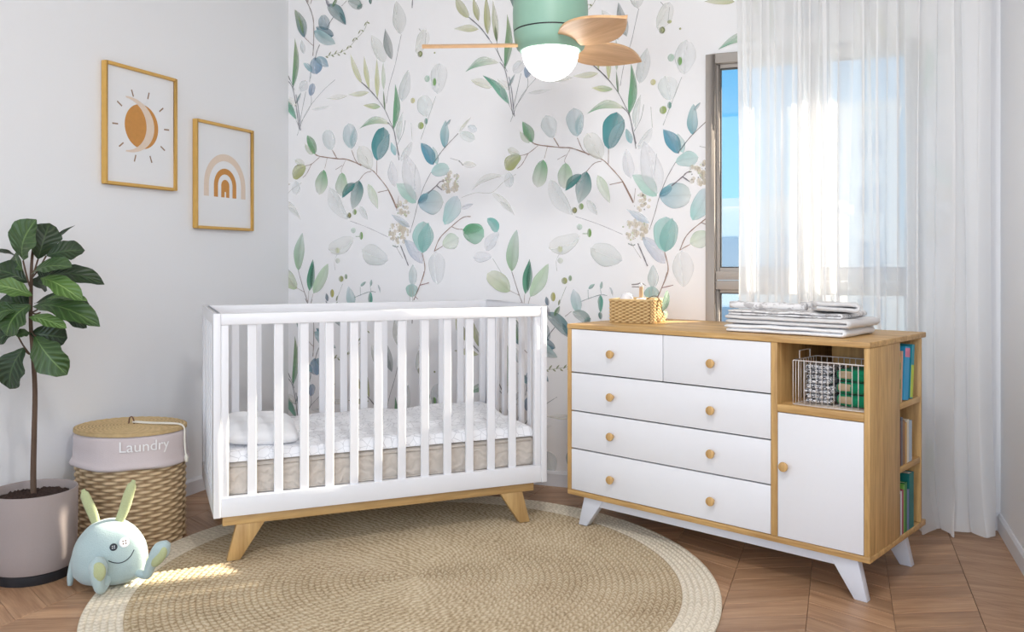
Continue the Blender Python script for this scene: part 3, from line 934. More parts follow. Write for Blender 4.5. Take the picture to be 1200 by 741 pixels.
# ------------------------------------------------------------------ curtain
def sheer_mat():
    m = bpy.data.materials.new('sheer_voile'); m.use_nodes = True
    nt = m.node_tree; nt.nodes.clear()
    tr = N(nt, 'ShaderNodeBsdfTransparent')
    df = N(nt, 'ShaderNodeBsdfDiffuse'); df.inputs[0].default_value = (0.975, 0.975, 0.98, 1)
    tl = N(nt, 'ShaderNodeBsdfTranslucent'); tl.inputs[0].default_value = (0.975, 0.975, 0.98, 1)
    m1 = N(nt, 'ShaderNodeMixShader'); m1.inputs[0].default_value = 0.36
    nt.links.new(df.outputs[0], m1.inputs[1]); nt.links.new(tl.outputs[0], m1.inputs[2])
    m2 = N(nt, 'ShaderNodeMixShader'); m2.inputs[0].default_value = 0.77
    nt.links.new(tr.outputs[0], m2.inputs[1]); nt.links.new(m1.outputs[0], m2.inputs[2])
    out = N(nt, 'ShaderNodeOutputMaterial'); nt.links.new(m2.outputs[0], out.inputs[0])
    return m


M['sheer'] = sheer_mat()


def curtain():
    t = thing('sheer_curtain', 'white sheer full-length curtain hanging in folds over the window', 'curtain', to_world(0, 0, 0), RA)
    nx, nz = 520, 46
    s0, s1 = 2.56, 3.590
    rr = random.Random(5)
    ph = [rr.random() * 6.28 for _ in range(8)]
    verts, faces = [], []
    H = RH - 0.06
    for j in range(nz + 1):
        v = j / nz
        z = 0.006 + H * v ** 1.15
        low = max(0.0, 1 - z / 0.5)
        foot = max(0.0, 1 - z / 0.14)
        for i in range(nx + 1):
            u = i / nx
            warp = (u if u < 0.76 else 0.76 + (u - 0.76) * 0.42) + 0.018 * math.sin(9 * u + ph[0]) + 0.010 * math.sin(23 * u + ph[1] + 0.4 * z)
            f = 15.0
            a = 2 * PI * f * warp
            amp = 0.026 + 0.014 * math.sin(5 * u + ph[2]) + 0.012 * u
            y = amp * math.sin(a) + 0.010 * math.sin(2.3 * a + ph[3] + 0.5 * z) + 0.006 * math.sin(0.47 * a + z * 2 + ph[4])
            y += low * 0.014 * math.sin(7 * u * PI + z * 11 + ph[5])
            x = s0 + (s1 - s0) * u + 0.014 * math.sin(2 * a + ph[6]) + 0.008 * math.sin(a * .5 + z * 1.5)
            x += foot * 0.02 * math.sin(a * 0.7 + ph[7]) + 0.012 * low * u
            y -= foot * foot * (0.03 + 0.04 * abs(math.sin(3.3 * a * .21 + ph[1])))
            zz = z + foot * 0.012 * abs(math.sin(a * 0.6 + 2 * y))
            if x > RW - 0.02: x = RW - 0.02
            verts.append((x, -0.115 + y * 0.9, zz))
    for j in range(nz):
        for i in range(nx):
            a = j * (nx + 1) + i
            faces.append((a, a + 1, a + nx + 2, a + nx + 1))
    me = bpy.data.meshes.new('curtain_panel')
    me.from_pydata(verts, [], faces)
    me.materials.append(M['sheer'])
    me.polygons.foreach_set('use_smooth', [True] * len(faces))
    link('curtain_panel', me, t)
    bm = B(); box(bm, s0 - 0.5, RW - 0.03, -0.135, -0.095, H, RH)
    obj('curtain_track', bm, M['trim'], t)


curtain()

# ------------------------------------------------------------------ rug
def rug():
    pitch = 0.0218
    nr = int(RUGR / pitch)
    verts, faces, uvs = [], [], []
    S = 220
    prof = [(0.0, 0.0), (0.25, 0.75), (0.5, 1.0), (0.75, 0.75), (1.0, 0.0)]
    for k in range(nr):
        rc = (k + 0.5) * pitch
        freq = max(3, round(2 * PI * rc / 0.026))
        base = len(verts)
        for j in range(S + 1):
            th = 2 * PI * j / S
            for q, h in prof:
                r = (k + q) * pitch + 0.002 * math.sin(th * 3 + 1) * (k / nr)
                verts.append((r * math.cos(th), r * math.sin(th), 0.006 + 0.0045 * h))
                uvs.append((freq * j / S, k + q))
        for j in range(S):
            for i in range(4):
                a = base + j * 5 + i
                faces.append((a, a + 1, a + 6, a + 5))
    base = len(verts)                                   # outer edge down to the floor
    for j in range(S + 1):
        th = 2 * PI * j / S
        r = nr * pitch + 0.002 * math.sin(th * 3 + 1)
        for z in (0.007, 0.0005):
            verts.append((r * math.cos(th), r * math.sin(th), z)); uvs.append((0, nr - .01))
    for j in range(S):
        a = base + j * 2
        faces.append((a, a + 1, a + 3, a + 2))
    me = bpy.data.meshes.new('round_rug'); me.from_pydata(verts, [], faces)
    me.polygons.foreach_set('use_smooth', [True] * len(faces))
    uv = me.uv_layers.new(name='UVMap')
    li = [0] * len(me.loops); me.loops.foreach_get('vertex_index', li)
    uv.data.foreach_set('uv', [v for i in li for v in uvs[i]])
    bm = B(); bm.from_mesh(me); bmesh.ops.recalc_face_normals(bm, faces=bm.faces)
    for f in bm.faces:
        if f.normal.z < -0.1: f.normal_flip()
    bm.to_mesh(me); bm.free()
    m, nt, b = new_mat('jute_braid')
    uvn = N(nt, 'ShaderNodeUVMap'); uvn.uv_map = 'UVMap'
    sep = N(nt, 'ShaderNodeSeparateXYZ'); nt.links.new(uvn.outputs[0], sep.inputs[0])

    def mt(op, a, b_=None, c=None):
        n = N(nt, 'ShaderNodeMath', operation=op)
        for i, v in enumerate((a, b_, c)):
            if v is None: continue
            if isinstance(v, (int, float)): n.inputs[i].default_value = v
            else: nt.links.new(v, n.inputs[i])
        return n.outputs[0]
    fr = mt('FRACT', sep.outputs['Y'])
    ab = mt('ABSOLUTE', mt('SUBTRACT', fr, 0.5))
    tcj = N(nt, 'ShaderNodeTexCoord'); nj = N(nt, 'ShaderNodeTexNoise', Scale=16.0, Detail=3.0); nt.links.new(tcj.outputs['Object'], nj.inputs['Vector'])
    ph = mt('MULTIPLY_ADD', ab, 1.1, mt('MULTIPLY_ADD', nj.outputs['Fac'], 2.2, sep.outputs['X']))
    sn = mt('SINE', mt('MULTIPLY', ph, 2 * PI))
    s01 = mt('MULTIPLY_ADD', sn, 0.5, 0.5)
    edge = mt('SUBTRACT', 1.0, mt('POWER', mt('MULTIPLY', ab, 2.0), 4.0))
    hgt = mt('MULTIPLY', s01, edge)
    tc = N(nt, 'ShaderNodeTexCoord')
    n1 = N(nt, 'ShaderNodeTexNoise', Scale=90.0, Detail=5.0, Roughness=0.75); nt.links.new(tc.outputs['Object'], n1.inputs['Vector'])
    n2 = N(nt, 'ShaderNodeTexNoise', Scale=4.0, Detail=3.0); nt.links.new(tc.outputs['Object'], n2.inputs['Vector'])
    v = mt('MULTIPLY_ADD', n1.outputs['Fac'], 0.9, mt('MULTIPLY', hgt, 0.30))
    v = mt('MULTIPLY_ADD', n2.outputs['Fac'], 0.35, v)
    cr = N(nt, 'ShaderNodeValToRGB'); e = cr.color_ramp.elements
    e[0].position = 0.42; e[0].color = (*lin((130, 109, 82)), 1); e[1].position = 1.0; e[1].color = (*lin((214, 199, 172)), 1)
    x = cr.color_ramp.elements.new(0.7); x.color = (*lin((186, 166, 136)), 1)
    nt.links.new(v, cr.inputs[0])
    cw = N(nt, 'ShaderNodeValToRGB'); e = cw.color_ramp.elements
    e[0].position = 0.40; e[0].color = (*lin((196, 184, 162)), 1); e[1].position = 0.95; e[1].color = (*lin((240, 230, 212)), 1)
    nt.links.new(v, cw.inputs[0])
    isw = mt('GREATER_THAN', sep.outputs['Y'], nr - 6)
    mx = N(nt, 'ShaderNodeMix', data_type='RGBA'); nt.links.new(isw, mx.inputs[0]); nt.links.new(cr.outputs[0], mx.inputs[6]); nt.links.new(cw.outputs[0], mx.inputs[7])
    nt.links.new(mx.outputs[2], b.inputs['Base Color'])
    b.inputs['Roughness'].default_value = 0.95; b.inputs['Specular IOR Level'].default_value = 0.1
    bp = N(nt, 'ShaderNodeBump', Strength=0.7, Distance=0.004); nt.links.new(v, bp.inputs['Height']); nt.links.new(bp.outputs[0], b.inputs['Normal'])
    me.materials.append(m)
    o = link('round_rug', me, None, (RUGC.x, RUGC.y, 0.0))
    tag(o, 'large round braided jute rug with a cream border on the wooden floor', 'rug')


rug()

# ------------------------------------------------------------------ crib
CR = thing('baby_crib', 'white slatted baby crib on splayed wooden legs in the room corner', 'crib', (-1.12, 3.20, 0), R(23.2))
CL, CD, CZB, CZT = 1.386, 0.70, 0.184, 0.955


def end_panel(x0):
    bm = B(); w = 0.027
    box(bm, x0, x0 + w, 0, 0.045, CZB, CZT); box(bm, x0, x0 + w, CD - 0.045, CD, CZB, CZT)
    box(bm, x0, x0 + w, 0.045, CD - 0.045, CZT - 0.045, CZT); box(bm, x0, x0 + w, 0.045, CD - 0.045, CZB, CZB + 0.075)
    p = obj('end_panel', bm, M['white'], CR, bevel=0.003)
    bm = B(); box(bm, -0.009, 0.009, -0.017, 0.017, CZB + 0.074, CZT - 0.044)
    me = mesh_of('end_slat', bm, M['white'], bevel=0.003)
    for i in range(5):
        link('slat', me, p, (x0 + w / 2, 0.045 + (CD - 0.09) * (i + 1) / 6, 0))


end_panel(0.0); end_panel(CL - 0.027)
slat_me = mesh_of('slat', box(B(), -0.017, 0.017, -0.007, 0.007, CZB + 0.074, CZT - 0.042), M['white'], bevel=0.003)
for name, y0, y1, lab in (('front_panel', 0.002, 0.034, None), ('back_panel', CD - 0.034, CD - 0.002, None)):
    bm = B()
    box(bm, 0.0275, CL - 0.0275, y0, y1, CZT - 0.044, CZT - 0.001); box(bm, 0.0275, CL - 0.0275, y0, y1, CZB + 0.001, CZB + 0.075)
    box(bm, 0.0275, 0.056, y0 + 0.004, y1 - 0.004, CZB + 0.075, CZT - 0.044); box(bm, CL - 0.056, CL - 0.0275, y0 + 0.004, y1 - 0.004, CZB + 0.075, CZT - 0.044)
    p = obj(name, bm, M['white'], CR, bevel=0.003)
    for i in range(12):
        link('slat', slat_me, p, (0.1417 + 0.0986 * i, (y0 + y1) / 2, 0))
bm = B(); box(bm, 0.03, CL - 0.03, 0.036, CD - 0.036, 0.222, 0.238); obj('mattress_board', bm, M['white'], CR)
bm = B()
for y in (0.020, CD - 0.050): box(bm, 0.035, CL - 0.055, y, y + 0.035, 0.147, 0.183)
for x in (0.08, CL - 0.13): box(bm, x, x + 0.04, 0.055, CD - 0.05, 0.150, 0.182)
obj('base_frame', bm, M['beam_wood'], CR, bevel=0.002)
for sx in (0, 1):
    for y in (0.022, CD - 0.060):
        q = [(0.050, 0.0105 if y < 0.3 else (0.0105 if sx else 0.0)), (0.098, 0.0105 if y < 0.3 else (0.0105 if sx else 0.0)), (0.190, 0.1475), (0.086, 0.1475)]
        if sx: q = [(CL - 0.022 - a, b) for a, b in q]
        bm = B(); prism(bm, q, y, y + 0.032, 'y')
        obj('leg', bm, M['leg_wood'], CR, bevel=0.003)

# mattress with embossed cover
def emboss_mat(name, rgb, scale, depth, bump=0.8):
    m, nt, b = new_mat(name)
    tc = N(nt, 'ShaderNodeTexCoord')
    vo = N(nt, 'ShaderNodeTexWave', Scale=scale, Distortion=16.0, Detail=3.0)
    vo.wave_type = 'RINGS'
    vo.inputs['Detail Scale'].default_value = 1.5
    nt.links.new(tc.outputs['Object'], vo.inputs['Vector'])
    mx = N(nt, 'ShaderNodeMix', data_type='RGBA')
    c = lin(rgb)
    mx.inputs[6].default_value = (*[v * 0.93 for v in c], 1); mx.inputs[7].default_value = (*[min(1, v * 1.04) for v in c], 1)
    nt.links.new(vo.outputs['Fac'], mx.inputs[0]); nt.links.new(mx.outputs[2], b.inputs['Base Color'])
    bp = N(nt, 'ShaderNodeBump', Strength=bump, Distance=depth); nt.links.new(vo.outputs['Fac'], bp.inputs['Height']); nt.links.new(bp.outputs[0], b.inputs['Normal'])
    b.inputs['Roughness'].default_value = 0.9; b.inputs['Specular IOR Level'].default_value = 0.15
    return m


M['mattress'] = emboss_mat('mattress_cover', (206, 197, 188), 7, 0.004, 0.5)


def soft_box(bm, x0, x1, y0, y1, z0, z1, r, nx, ny, nz, amp=0.0, fr=6.0, seed=0):
    """rounded cushion-like box on a grid, with slight puffiness"""
    ret = bmesh.ops.create_cube(bm, size=1.0)
    bmesh.ops.subdivide_edges(bm, edges=[e for e in bm.edges if abs((e.verts[0].co - e.verts[1].co).x) > .5], cuts=nx, use_grid_fill=True)
    bmesh.ops.subdivide_edges(bm, edges=[e for e in bm.edges if abs((e.verts[0].co - e.verts[1].co).y) > .5], cuts=ny, use_grid_fill=True)
    bmesh.ops.subdivide_edges(bm, edges=[e for e in bm.edges if abs((e.verts[0].co - e.verts[1].co).z) > .5], cuts=nz, use_grid_fill=True)
    C = Vector(((x0 + x1) / 2, (y0 + y1) / 2, (z0 + z1) / 2)); H = Vector(((x1 - x0) / 2, (y1 - y0) / 2, (z1 - z0) / 2))
    for v in bm.verts:
        p = Vector((v.co.x * 2 * H.x, v.co.y * 2 * H.y, v.co.z * 2 * H.z))
        rr = min(r, H.x, H.y, H.z)
        c = Vector([max(-(H[i] - rr), min(H[i] - rr, p[i])) for i in range(3)])
        d = p - c
        if d.length > 1e-9: p = c + d.normalized() * min(rr, max(abs(d.x), abs(d.y), abs(d.z)))
        if amp:
            n = noise.noise(Vector((p.x * fr + seed, p.y * fr, p.z * fr * 0.6)))
            p += (d.normalized() if d.length > 1e-9 else Vector((0, 0, 1))) * amp * n
        v.co = C + p
    return bm


MT = thing('crib_mattress', 'beige embossed mattress inside the white crib', 'mattress', (-1.12, 3.20, 0), R(23.2))
bm = B(); soft_box(bm, 0.034, CL - 0.034, 0.040, CD - 0.040, 0.240, 0.380, 0.025, 60, 30, 5, 0.004, 9)
obj('mattress_body', bm, M['mattress'], MT, smooth=True)
bm = B()
for z in (0.262, 0.366): tube(bm, [(0.06, 0.038, z), (0.4, 0.0365, z), (0.9, 0.0365, z), (CL - 0.06, 0.038, z)], 0.003, 6)
obj('piping', bm, M['mattress'], MT, smooth=True)


def quilt_mat():
    m, nt, b = new_mat('quilt_print')
    tc = N(nt, 'ShaderNodeTexCoord')
    vo = N(nt, 'ShaderNodeTexVoronoi', feature='DISTANCE_TO_EDGE', Scale=30.0, Randomness=0.8); nt.links.new(tc.outputs['Object'], vo.inputs['Vector'])
    no = N(nt, 'ShaderNodeTexNoise', Scale=9.0, Detail=3.0); nt.links.new(tc.outputs['Object'], no.inputs['Vector'])
    cr = N(nt, 'ShaderNodeValToRGB'); e = cr.color_ramp.elements
    e[0].position = 0.0; e[0].color = (*lin((208, 208, 212)), 1); e[1].position = 0.05; e[1].color = (*lin((244, 244, 247)), 1)
    nt.links.new(vo.outputs['Distance'], cr.inputs[0])
    nt.links.new(cr.outputs[0], b.inputs['Base Color']); b.inputs['Roughness'].default_value = 0.95; b.inputs['Specular IOR Level'].default_value = 0.1
    bp = N(nt, 'ShaderNodeBump', Strength=0.5, Distance=0.02); nt.links.new(no.outputs['Fac'], bp.inputs['Height']); nt.links.new(bp.outputs[0], b.inputs['Normal'])
    return m


M['quilt'] = quilt_mat()
bm = B()
nx, ny = 90, 40
x0, x1, y0, y1 = 0.036, CL - 0.036, 0.037, CD - 0.037
top, bot = [], []
for j in range(ny + 1):
    rt, rb = [], []
    for i in range(nx + 1):
        u, v = i / nx, j / ny
        x, y = x0 + (x1 - x0) * u, y0 + (y1 - y0) * v
        e = min(1, min(u, 1 - u) * (x1 - x0) / 0.035) ; ey = min(1, min(v, 1 - v) * (y1 - y0) / 0.035)
        e = math.sqrt(max(0, 1 - (1 - e) ** 2)); ey = math.sqrt(max(0, 1 - (1 - ey) ** 2))
        th = 0.040 * min(e, ey) + 0.012 * noise.noise(Vector((x * 6, y * 8, 1.3))) * min(e, ey) + 0.022 * (v ** 2) * min(e, ey)
        fold = 0.012 * math.exp(-((v - 0.42 - 0.05 * math.sin(5 * u)) / 0.05) ** 2) * min(e, ey)
        sag = 0.008 * noise.noise(Vector((x * 9, 3, 1))) if v < 0.1 else 0
        rt.append(bm.verts.new((x, y, 0.3845 + th + fold)))
        rb.append(bm.verts.new((x, y, 0.3835)))
    top.append(rt); bot.append(rb)
for j in range(ny):
    for i in range(nx):
        bm.faces.new((top[j][i], top[j][i + 1], top[j + 1][i + 1], top[j + 1][i]))
        bm.faces.new((bot[j][i], bot[j + 1][i], bot[j + 1][i + 1], bot[j][i + 1]))
for i in range(nx):
    bm.faces.new((top[0][i], bot[0][i], bot[0][i + 1], top[0][i + 1])); bm.faces.new((top[ny][i], top[ny][i + 1], bot[ny][i + 1], bot[ny][i]))
for j in range(ny):
    bm.faces.new((top[j][0], top[j + 1][0], bot[j + 1][0], bot[j][0])); bm.faces.new((top[j][nx], bot[j][nx], bot[j + 1][nx], top[j + 1][nx]))
o = obj('crib_quilt', bm, M['quilt'], None, (-1.12, 3.20, 0.0), (0, 0, R(23.2)), smooth=True)
tag(o, 'white quilt with a fine grey line print spread over the crib mattress', 'quilt')


def pillow(bm, hx, hy, hz):
    n = 26
    T, Bt = [], []
    for j in range(n + 1):
        a, b_ = [], []
        for i in range(n + 1):
            u, v = i / n * 2 - 1, j / n * 2 - 1
            k = max(0.0, (1 - u ** 4) * (1 - v ** 4)) ** 0.5
            x = hx * u * (1 - 0.06 * v * v); y = hy * v * (1 - 0.06 * u * u)
            z = hz * k + 0.010 * noise.noise(Vector((x * 14, y * 14, 2))) * k
            a.append(bm.verts.new((x, y, hz * .55 + z * 0.9)))
            b_.append(bm.verts.new((x, y, hz * .55 - min(z * 0.6, hz * .55))))
        T.append(a); Bt.append(b_)
    for j in range(n):
        for i in range(n):
            bm.faces.new((T[j][i], T[j][i + 1], T[j + 1][i + 1], T[j + 1][i])); bm.faces.new((Bt[j][i], Bt[j + 1][i], Bt[j + 1][i + 1], Bt[j][i + 1]))
    bmesh.ops.remove_doubles(bm, verts=bm.verts, dist=1e-5)
    return bm


cr_m = Matrix.Translation((-1.12, 3.20, 0)) @ Matrix.Rotation(R(23.2), 4, 'Z')
pl = cr_m @ Vector((0.20, 0.30, 0.424))
o = obj('crib_pillow', pillow(B(), 0.15, 0.22, 0.055), M['sheet'], None, pl, (R(2), R(3), R(20)), smooth=True)
tag(o, 'small white pillow at the left end of the crib', 'pillow')

# ------------------------------------------------------------------ dresser
DL, DA = (0.242, 3.723, 0.0), math.atan2(-0.6752, 0.7378)
DM = Matrix.Translation(DL) @ Matrix.Rotation(DA, 4, 'Z')
DR = thing('changing_dresser', 'white fronted oak dresser with round knobs and splayed white legs', 'dresser', DL, DA)
DW, DD = 1.293, 0.54
dd = lambda bm, name, mat, bev=0.0015: obj(name, bm, mat, DR, bevel=bev)
dd(box(B(), -0.001, DW + 0.001, -0.002, 0.587, 0.860, 0.880), 'top_panel', M['oak_x'], 0.0025)
dd(box(B(), 0.0, DW, 0.0, 0.587, 0.139, 0.160), 'bottom_panel', M['oak_x'], 0.002)
dd(box(B(), 0.0, 0.020, 0.0, DD, 0.1605, 0.8595), 'side_panel', M['oak_z'])
dd(box(B(), DW - 0.020, DW, 0.0, 0.296, 0.1605, 0.8595), 'side_panel', M['oak_z'])
dd(box(B(), DW - 0.24, DW - 0.0205, 0.276, 0.296, 0.1605, 0.8595), 'niche_back_panel', M['oak_z'])
dd(box(B(), 0.9415, 0.9655, 0.0, DD, 0.1605, 0.8595), 'divider', M['oak_z'])
dd(box(B(), 0.966, DW - 0.0205, 0.0, 0.275, 0.611, 0.638), 'niche_shelf', M['oak_x'])
dd(box(B(), 0.0205, DW, DD - 0.016, DD, 0.1605, 0.8595), 'back_panel', M['oak_z'])
dd(box(B(), 1.045, 1.060, 0.297, DD - 0.0165, 0.1605, 0.8595), 'bookcase_back', M['oak_z'])
for z in (0.618, 0.388):
    dd(box(B(), 1.0605, DW - 0.001, 0.2965, DD - 0.0165, z, z + 0.022), 'book_shelf', M['oak_y'])
dd(box(B(), 0.0205, 0.941, 0.022, 0.028, 0.161, 0.859), 'gap_shade_sheet', M['black'], 0)  # black sheet behind the drawers, stands in for shade in their gaps

kn = B()
lathe(kn, [(0, -0.0265), (0.013, -0.0265), (0.0165, -0.025), (0.0175, -0.0205), (0.0165, -0.0165), (0.010, -0.012), (0.0085, -0.002), (0.0085, 0.0), (0, 0.0)], 24)
bmesh.ops.rotate(kn, verts=kn.verts, cent=(0, 0, 0), matrix=Matrix.Rotation(R(-90), 3, 'X'))
knob_me = mesh_of('knob', kn, M['oak_z'], smooth=True, angle=40)
# knob protrudes along -y
for v in knob_me.vertices: pass


def knob(parent, x, z):
    link('knob', knob_me, parent, (x, 0.001, z))


G_ = 0.0018
rows = [(0.673, 0.8585, 0.7645), (0.5065, 0.6695, 0.586), (0.343, 0.503, 0.4215), (0.1625, 0.3395, 0.2415)]
for i, (z0, z1, kz) in enumerate(rows):
    spans = [(0.0215, 0.4835), (0.4865, 0.9405)] if i == 0 else [(0.0215, 0.9405)]
    for x0, x1 in spans:
        bm = B(); box(bm, x0 + .0006, x1 - .0006, 0.001, 0.019, z0 + .0010, z1 - .0010)
        dr = obj('drawer', bm, M['white'], DR, bevel=0.001)
        for kx in (0.239, 0.706):
            if x0 < kx < x1: knob(dr, kx, kz)
bm = B(); box(bm, 0.9675, DW - 0.0215, 0.001, 0.019, 0.1625, 0.6085)
door = obj('door', bm, M['white'], DR, bevel=0.001); knob(door, 0.9966, 0.4196)
bm = B()
box(bm, 0.12, DW - 0.10, 0.022, 0.050, 0.103, 0.1385); box(bm, 0.12, DW - 0.10, DD - 0.06, DD - 0.032, 0.103, 0.1385)
for x in (0.16, DW - 0.18): box(bm, x, x + 0.03, 0.05, DD - 0.06, 0.106, 0.138)
obj('leg_frame', bm, M['white_leg'], DR, bevel=0.002)
for sx in (0, 1):
    for y in (0.018, DD - 0.066):
        zf = 0.0105 if (sx == 0 and y < 0.3) else 0.0
        q = [(0.020, zf), (0.064, zf), (0.155, 0.1385), (0.052, 0.1385)]
        if sx: q = [(DW + 0.004 - a, b) for a, b in q]
        else: q = [(a + 0.026, b) for a, b in q]
        bm = B(); prism(bm, q, y, y + 0.034, 'y')
        obj('leg', bm, M['white_leg'], DR, bevel=0.003)

# ------------------------------------------------------------------ books in the end shelves
def mat_c(rgb, rough=0.45):
    key = ('c', rgb)
    if key not in M: M[key] = plain('cover_%d_%d_%d' % rgb, rgb, rough, var=0.03)
    return M[key]


def book(y, w, h, d, zb, rgb, label, group, tilt=0.0, band=None):
    """spine faces out of the dresser end (+x of the dresser frame)"""
    loc = DM @ Vector((DW - 0.004, y + w / 2, zb + 0.0008 + abs(math.sin(tilt)) * w / 2))
    t = thing('book', label, 'book', loc, group=group, rot=(tilt, 0, DA))
    bm = B()
    c = 0.0018
    box(bm, -d, 0, -w / 2, -w / 2 + c, 0, h); box(bm, -d, 0, w / 2 - c, w / 2, 0, h); box(bm, -c, 0, -w / 2 + c, w / 2 - c, 0, h)
    obj('cover', bm, mat_c(rgb), t)
    bm = B(); box(bm, -d + 0.003, -c - 0.0002, -w / 2 + c, w / 2 - c, 0.002, h - 0.003)
    obj('page_block', bm, M['pages'], t)
    if band:
        for z0, z1, col in band:
            bm = B(); box(bm, 0.0, 0.0006, -w / 2 + 0.0008, w / 2 - 0.0008, h * z0, h * z1)
            obj('spine_print', bm, mat_c(col), t)


z1, z2, z3 = 0.640, 0.410, 0.160
g = 'picture books on the top end shelf'
book(0.302, 0.012, 0.170, 0.15, z1, (196, 176, 96), 'thin yellow and green book leaning nearest the front on the top end shelf', g, 0, [(.3, .5, (110, 150, 70)), (.7, .85, (110, 150, 70))])
book(0.318, 0.010, 0.185, 0.16, z1, (226, 178, 150), 'thin salmon-pink book left of the wide blue one, top end shelf', g, R(-4))
book(0.345, 0.052, 0.196, 0.17, z1, (40, 160, 208), 'wide sky-blue book with a pink top band, top end shelf', g, R(-6), [(.80, .97, (226, 130, 158))])
book(0.415, 0.030, 0.200, 0.17, z1, (36, 150, 168), 'teal book with lime-green lower spine, top end shelf', g, R(-7), [(.02, .62, (190, 208, 60))])
g = 'books on the middle end shelf'
for y, w, h, rgb, lab in ((0.300, 0.020, 0.165, (92, 44, 44), 'dark red book nearest the front, middle end shelf'),
                          (0.322, 0.013, 0.175, (110, 112, 120), 'slim slate grey book, middle end shelf'),
                          (0.337, 0.024, 0.160, (150, 106, 66), 'brown book, middle end shelf'),
                          (0.363, 0.018, 0.150, (208, 164, 96), 'tan ochre book, middle end shelf'),
                          (0.384, 0.020, 0.158, (224, 214, 196), 'cream book, middle end shelf'),
                          (0.407, 0.030, 0.150, (178, 192, 206), 'pale blue-grey book nearest the back, middle end shelf')):
    book(y, w, h, 0.15, z2, rgb, lab, g)
g = 'books on the bottom end shelf'
for y, w, h, rgb, lab in ((0.299, 0.012, 0.150, (30, 84, 92), 'thin dark petrol book nearest the front, bottom end shelf'),
                          (0.313, 0.014, 0.158, (226, 222, 224), 'thin white book, bottom end shelf'),
                          (0.329, 0.016, 0.160, (166, 44, 84), 'raspberry red book, bottom end shelf'),
                          (0.347, 0.012, 0.176, (120, 176, 80), 'thin light green book, bottom end shelf'),
                          (0.361, 0.022, 0.180, (46, 122, 62), 'mid green book, bottom end shelf'),
                          (0.385, 0.020, 0.150, (112, 124, 168), 'lavender blue book, bottom end shelf'),
                          (0.408, 0.050, 0.205, (18, 112, 108), 'tall wide teal book nearest the back, bottom end shelf')):
    book(y, w, h, 0.16, z3, rgb, lab, g)

# ------------------------------------------------------------------ wire basket with folded cloths
WB = thing('wire_basket', 'white wire basket holding folded cloths in the open dresser niche', 'basket', DM @ Vector((1.140, 0.125, 0.638)), DA)
bm = B()
hx, hy, ht = 0.126, 0.100, 0.160
rimz = lambda z, r: tube(bm, [(-hx, -hy, z), (hx, -hy, z), (hx, hy, z), (-hx, hy, z), (-hx, -hy, z)], r, 6)
for zz, rr_, nm in ((ht, 0.0022, 'top_rim'), (0.003, 0.0018, 'base_rim')):
    bm = B()
    c_ = 0.006
    loop = [(-hx + c_, -hy, zz), (hx - c_, -hy, zz), (hx, -hy + c_, zz), (hx, hy - c_, zz), (hx - c_, hy, zz), (-hx + c_, hy, zz), (-hx, hy - c_, zz), (-hx, -hy + c_, zz), (-hx + c_, -hy, zz)]
    tube(bm, loop, rr_, 8)
    obj(nm, bm, M['metal'], WB, smooth=True)
bar = B(); tube(bar, [(0, 0, 0.003), (0, 0, ht)], 0.0014, 6); bar_me = mesh_of('wire', bar, M['metal'], smooth=True)
for i in range(13):
    for y in (-hy, hy): link('wire', bar_me, WB, (-hx + 2 * hx * i / 12, y, 0))
for j in range(1, 9):
    for x in (-hx, hx): link('wire', bar_me, WB, (x, -hy + 2 * hy * j / 9, 0))
bm = B()
for j in range(1, 9): tube(bm, [(-hx, -hy + 2 * hy * j / 9, 0.003), (hx, -hy + 2 * hy * j / 9, 0.003)], 0.0012, 6)
obj('floor_wires', bm, M['metal'], WB, smooth=True)
for sx in (-1, 1):
    bm = B(); tube(bm, smooth_pts([(sx * hx, -0.045, ht), (sx * hx, -0.045, ht + .025), (sx * hx, -0.04, ht + .03), (sx * hx, 0.04, ht + .03), (sx * hx, 0.045, ht + .025), (sx * hx, 0.045, ht)], 3), 0.0022, 8)
    obj('handle', bm, M['metal'], WB, smooth=True)


def zig_mat():
    m, nt, b = new_mat('black_white_print')
    tc = N(nt, 'ShaderNodeTexCoord')
    mp = N(nt, 'ShaderNodeMapping'); mp.inputs['Scale'].default_value = (90, 90, 150); nt.links.new(tc.outputs['Object'], mp.inputs[0])
    vo = N(nt, 'ShaderNodeTexVoronoi', feature='DISTANCE_TO_EDGE', Scale=1.0); nt.links.new(mp.outputs[0], vo.inputs['Vector'])
    cr = N(nt, 'ShaderNodeValToRGB'); cr.color_ramp.interpolation = 'LINEAR'; e = cr.color_ramp.elements
    e[0].position = 0.07; e[0].color = (*lin((50, 50, 56)), 1); e[1].position = 0.13; e[1].color = (*lin((226, 226, 230)), 1)
    nt.links.new(vo.outputs['Distance'], cr.inputs[0]); nt.links.new(cr.outputs[0], b.inputs['Base Color']); b.inputs['Roughness'].default_value = 0.95
    return m


M['zig'] = zig_mat()
M['green_cloth'] = plain('green_cloth', (28, 128, 92), 0.95, 0.1, bump=0.3, scale=200, var=0.1, sheen=0.1)
M['beige_patch'] = plain('beige_cloth', (176, 156, 130), 0.95, 0.1, var=0.1)
wb = lambda x, y, z: DM @ Vector((1.140 + x, 0.125 + y, 0.638 + z))


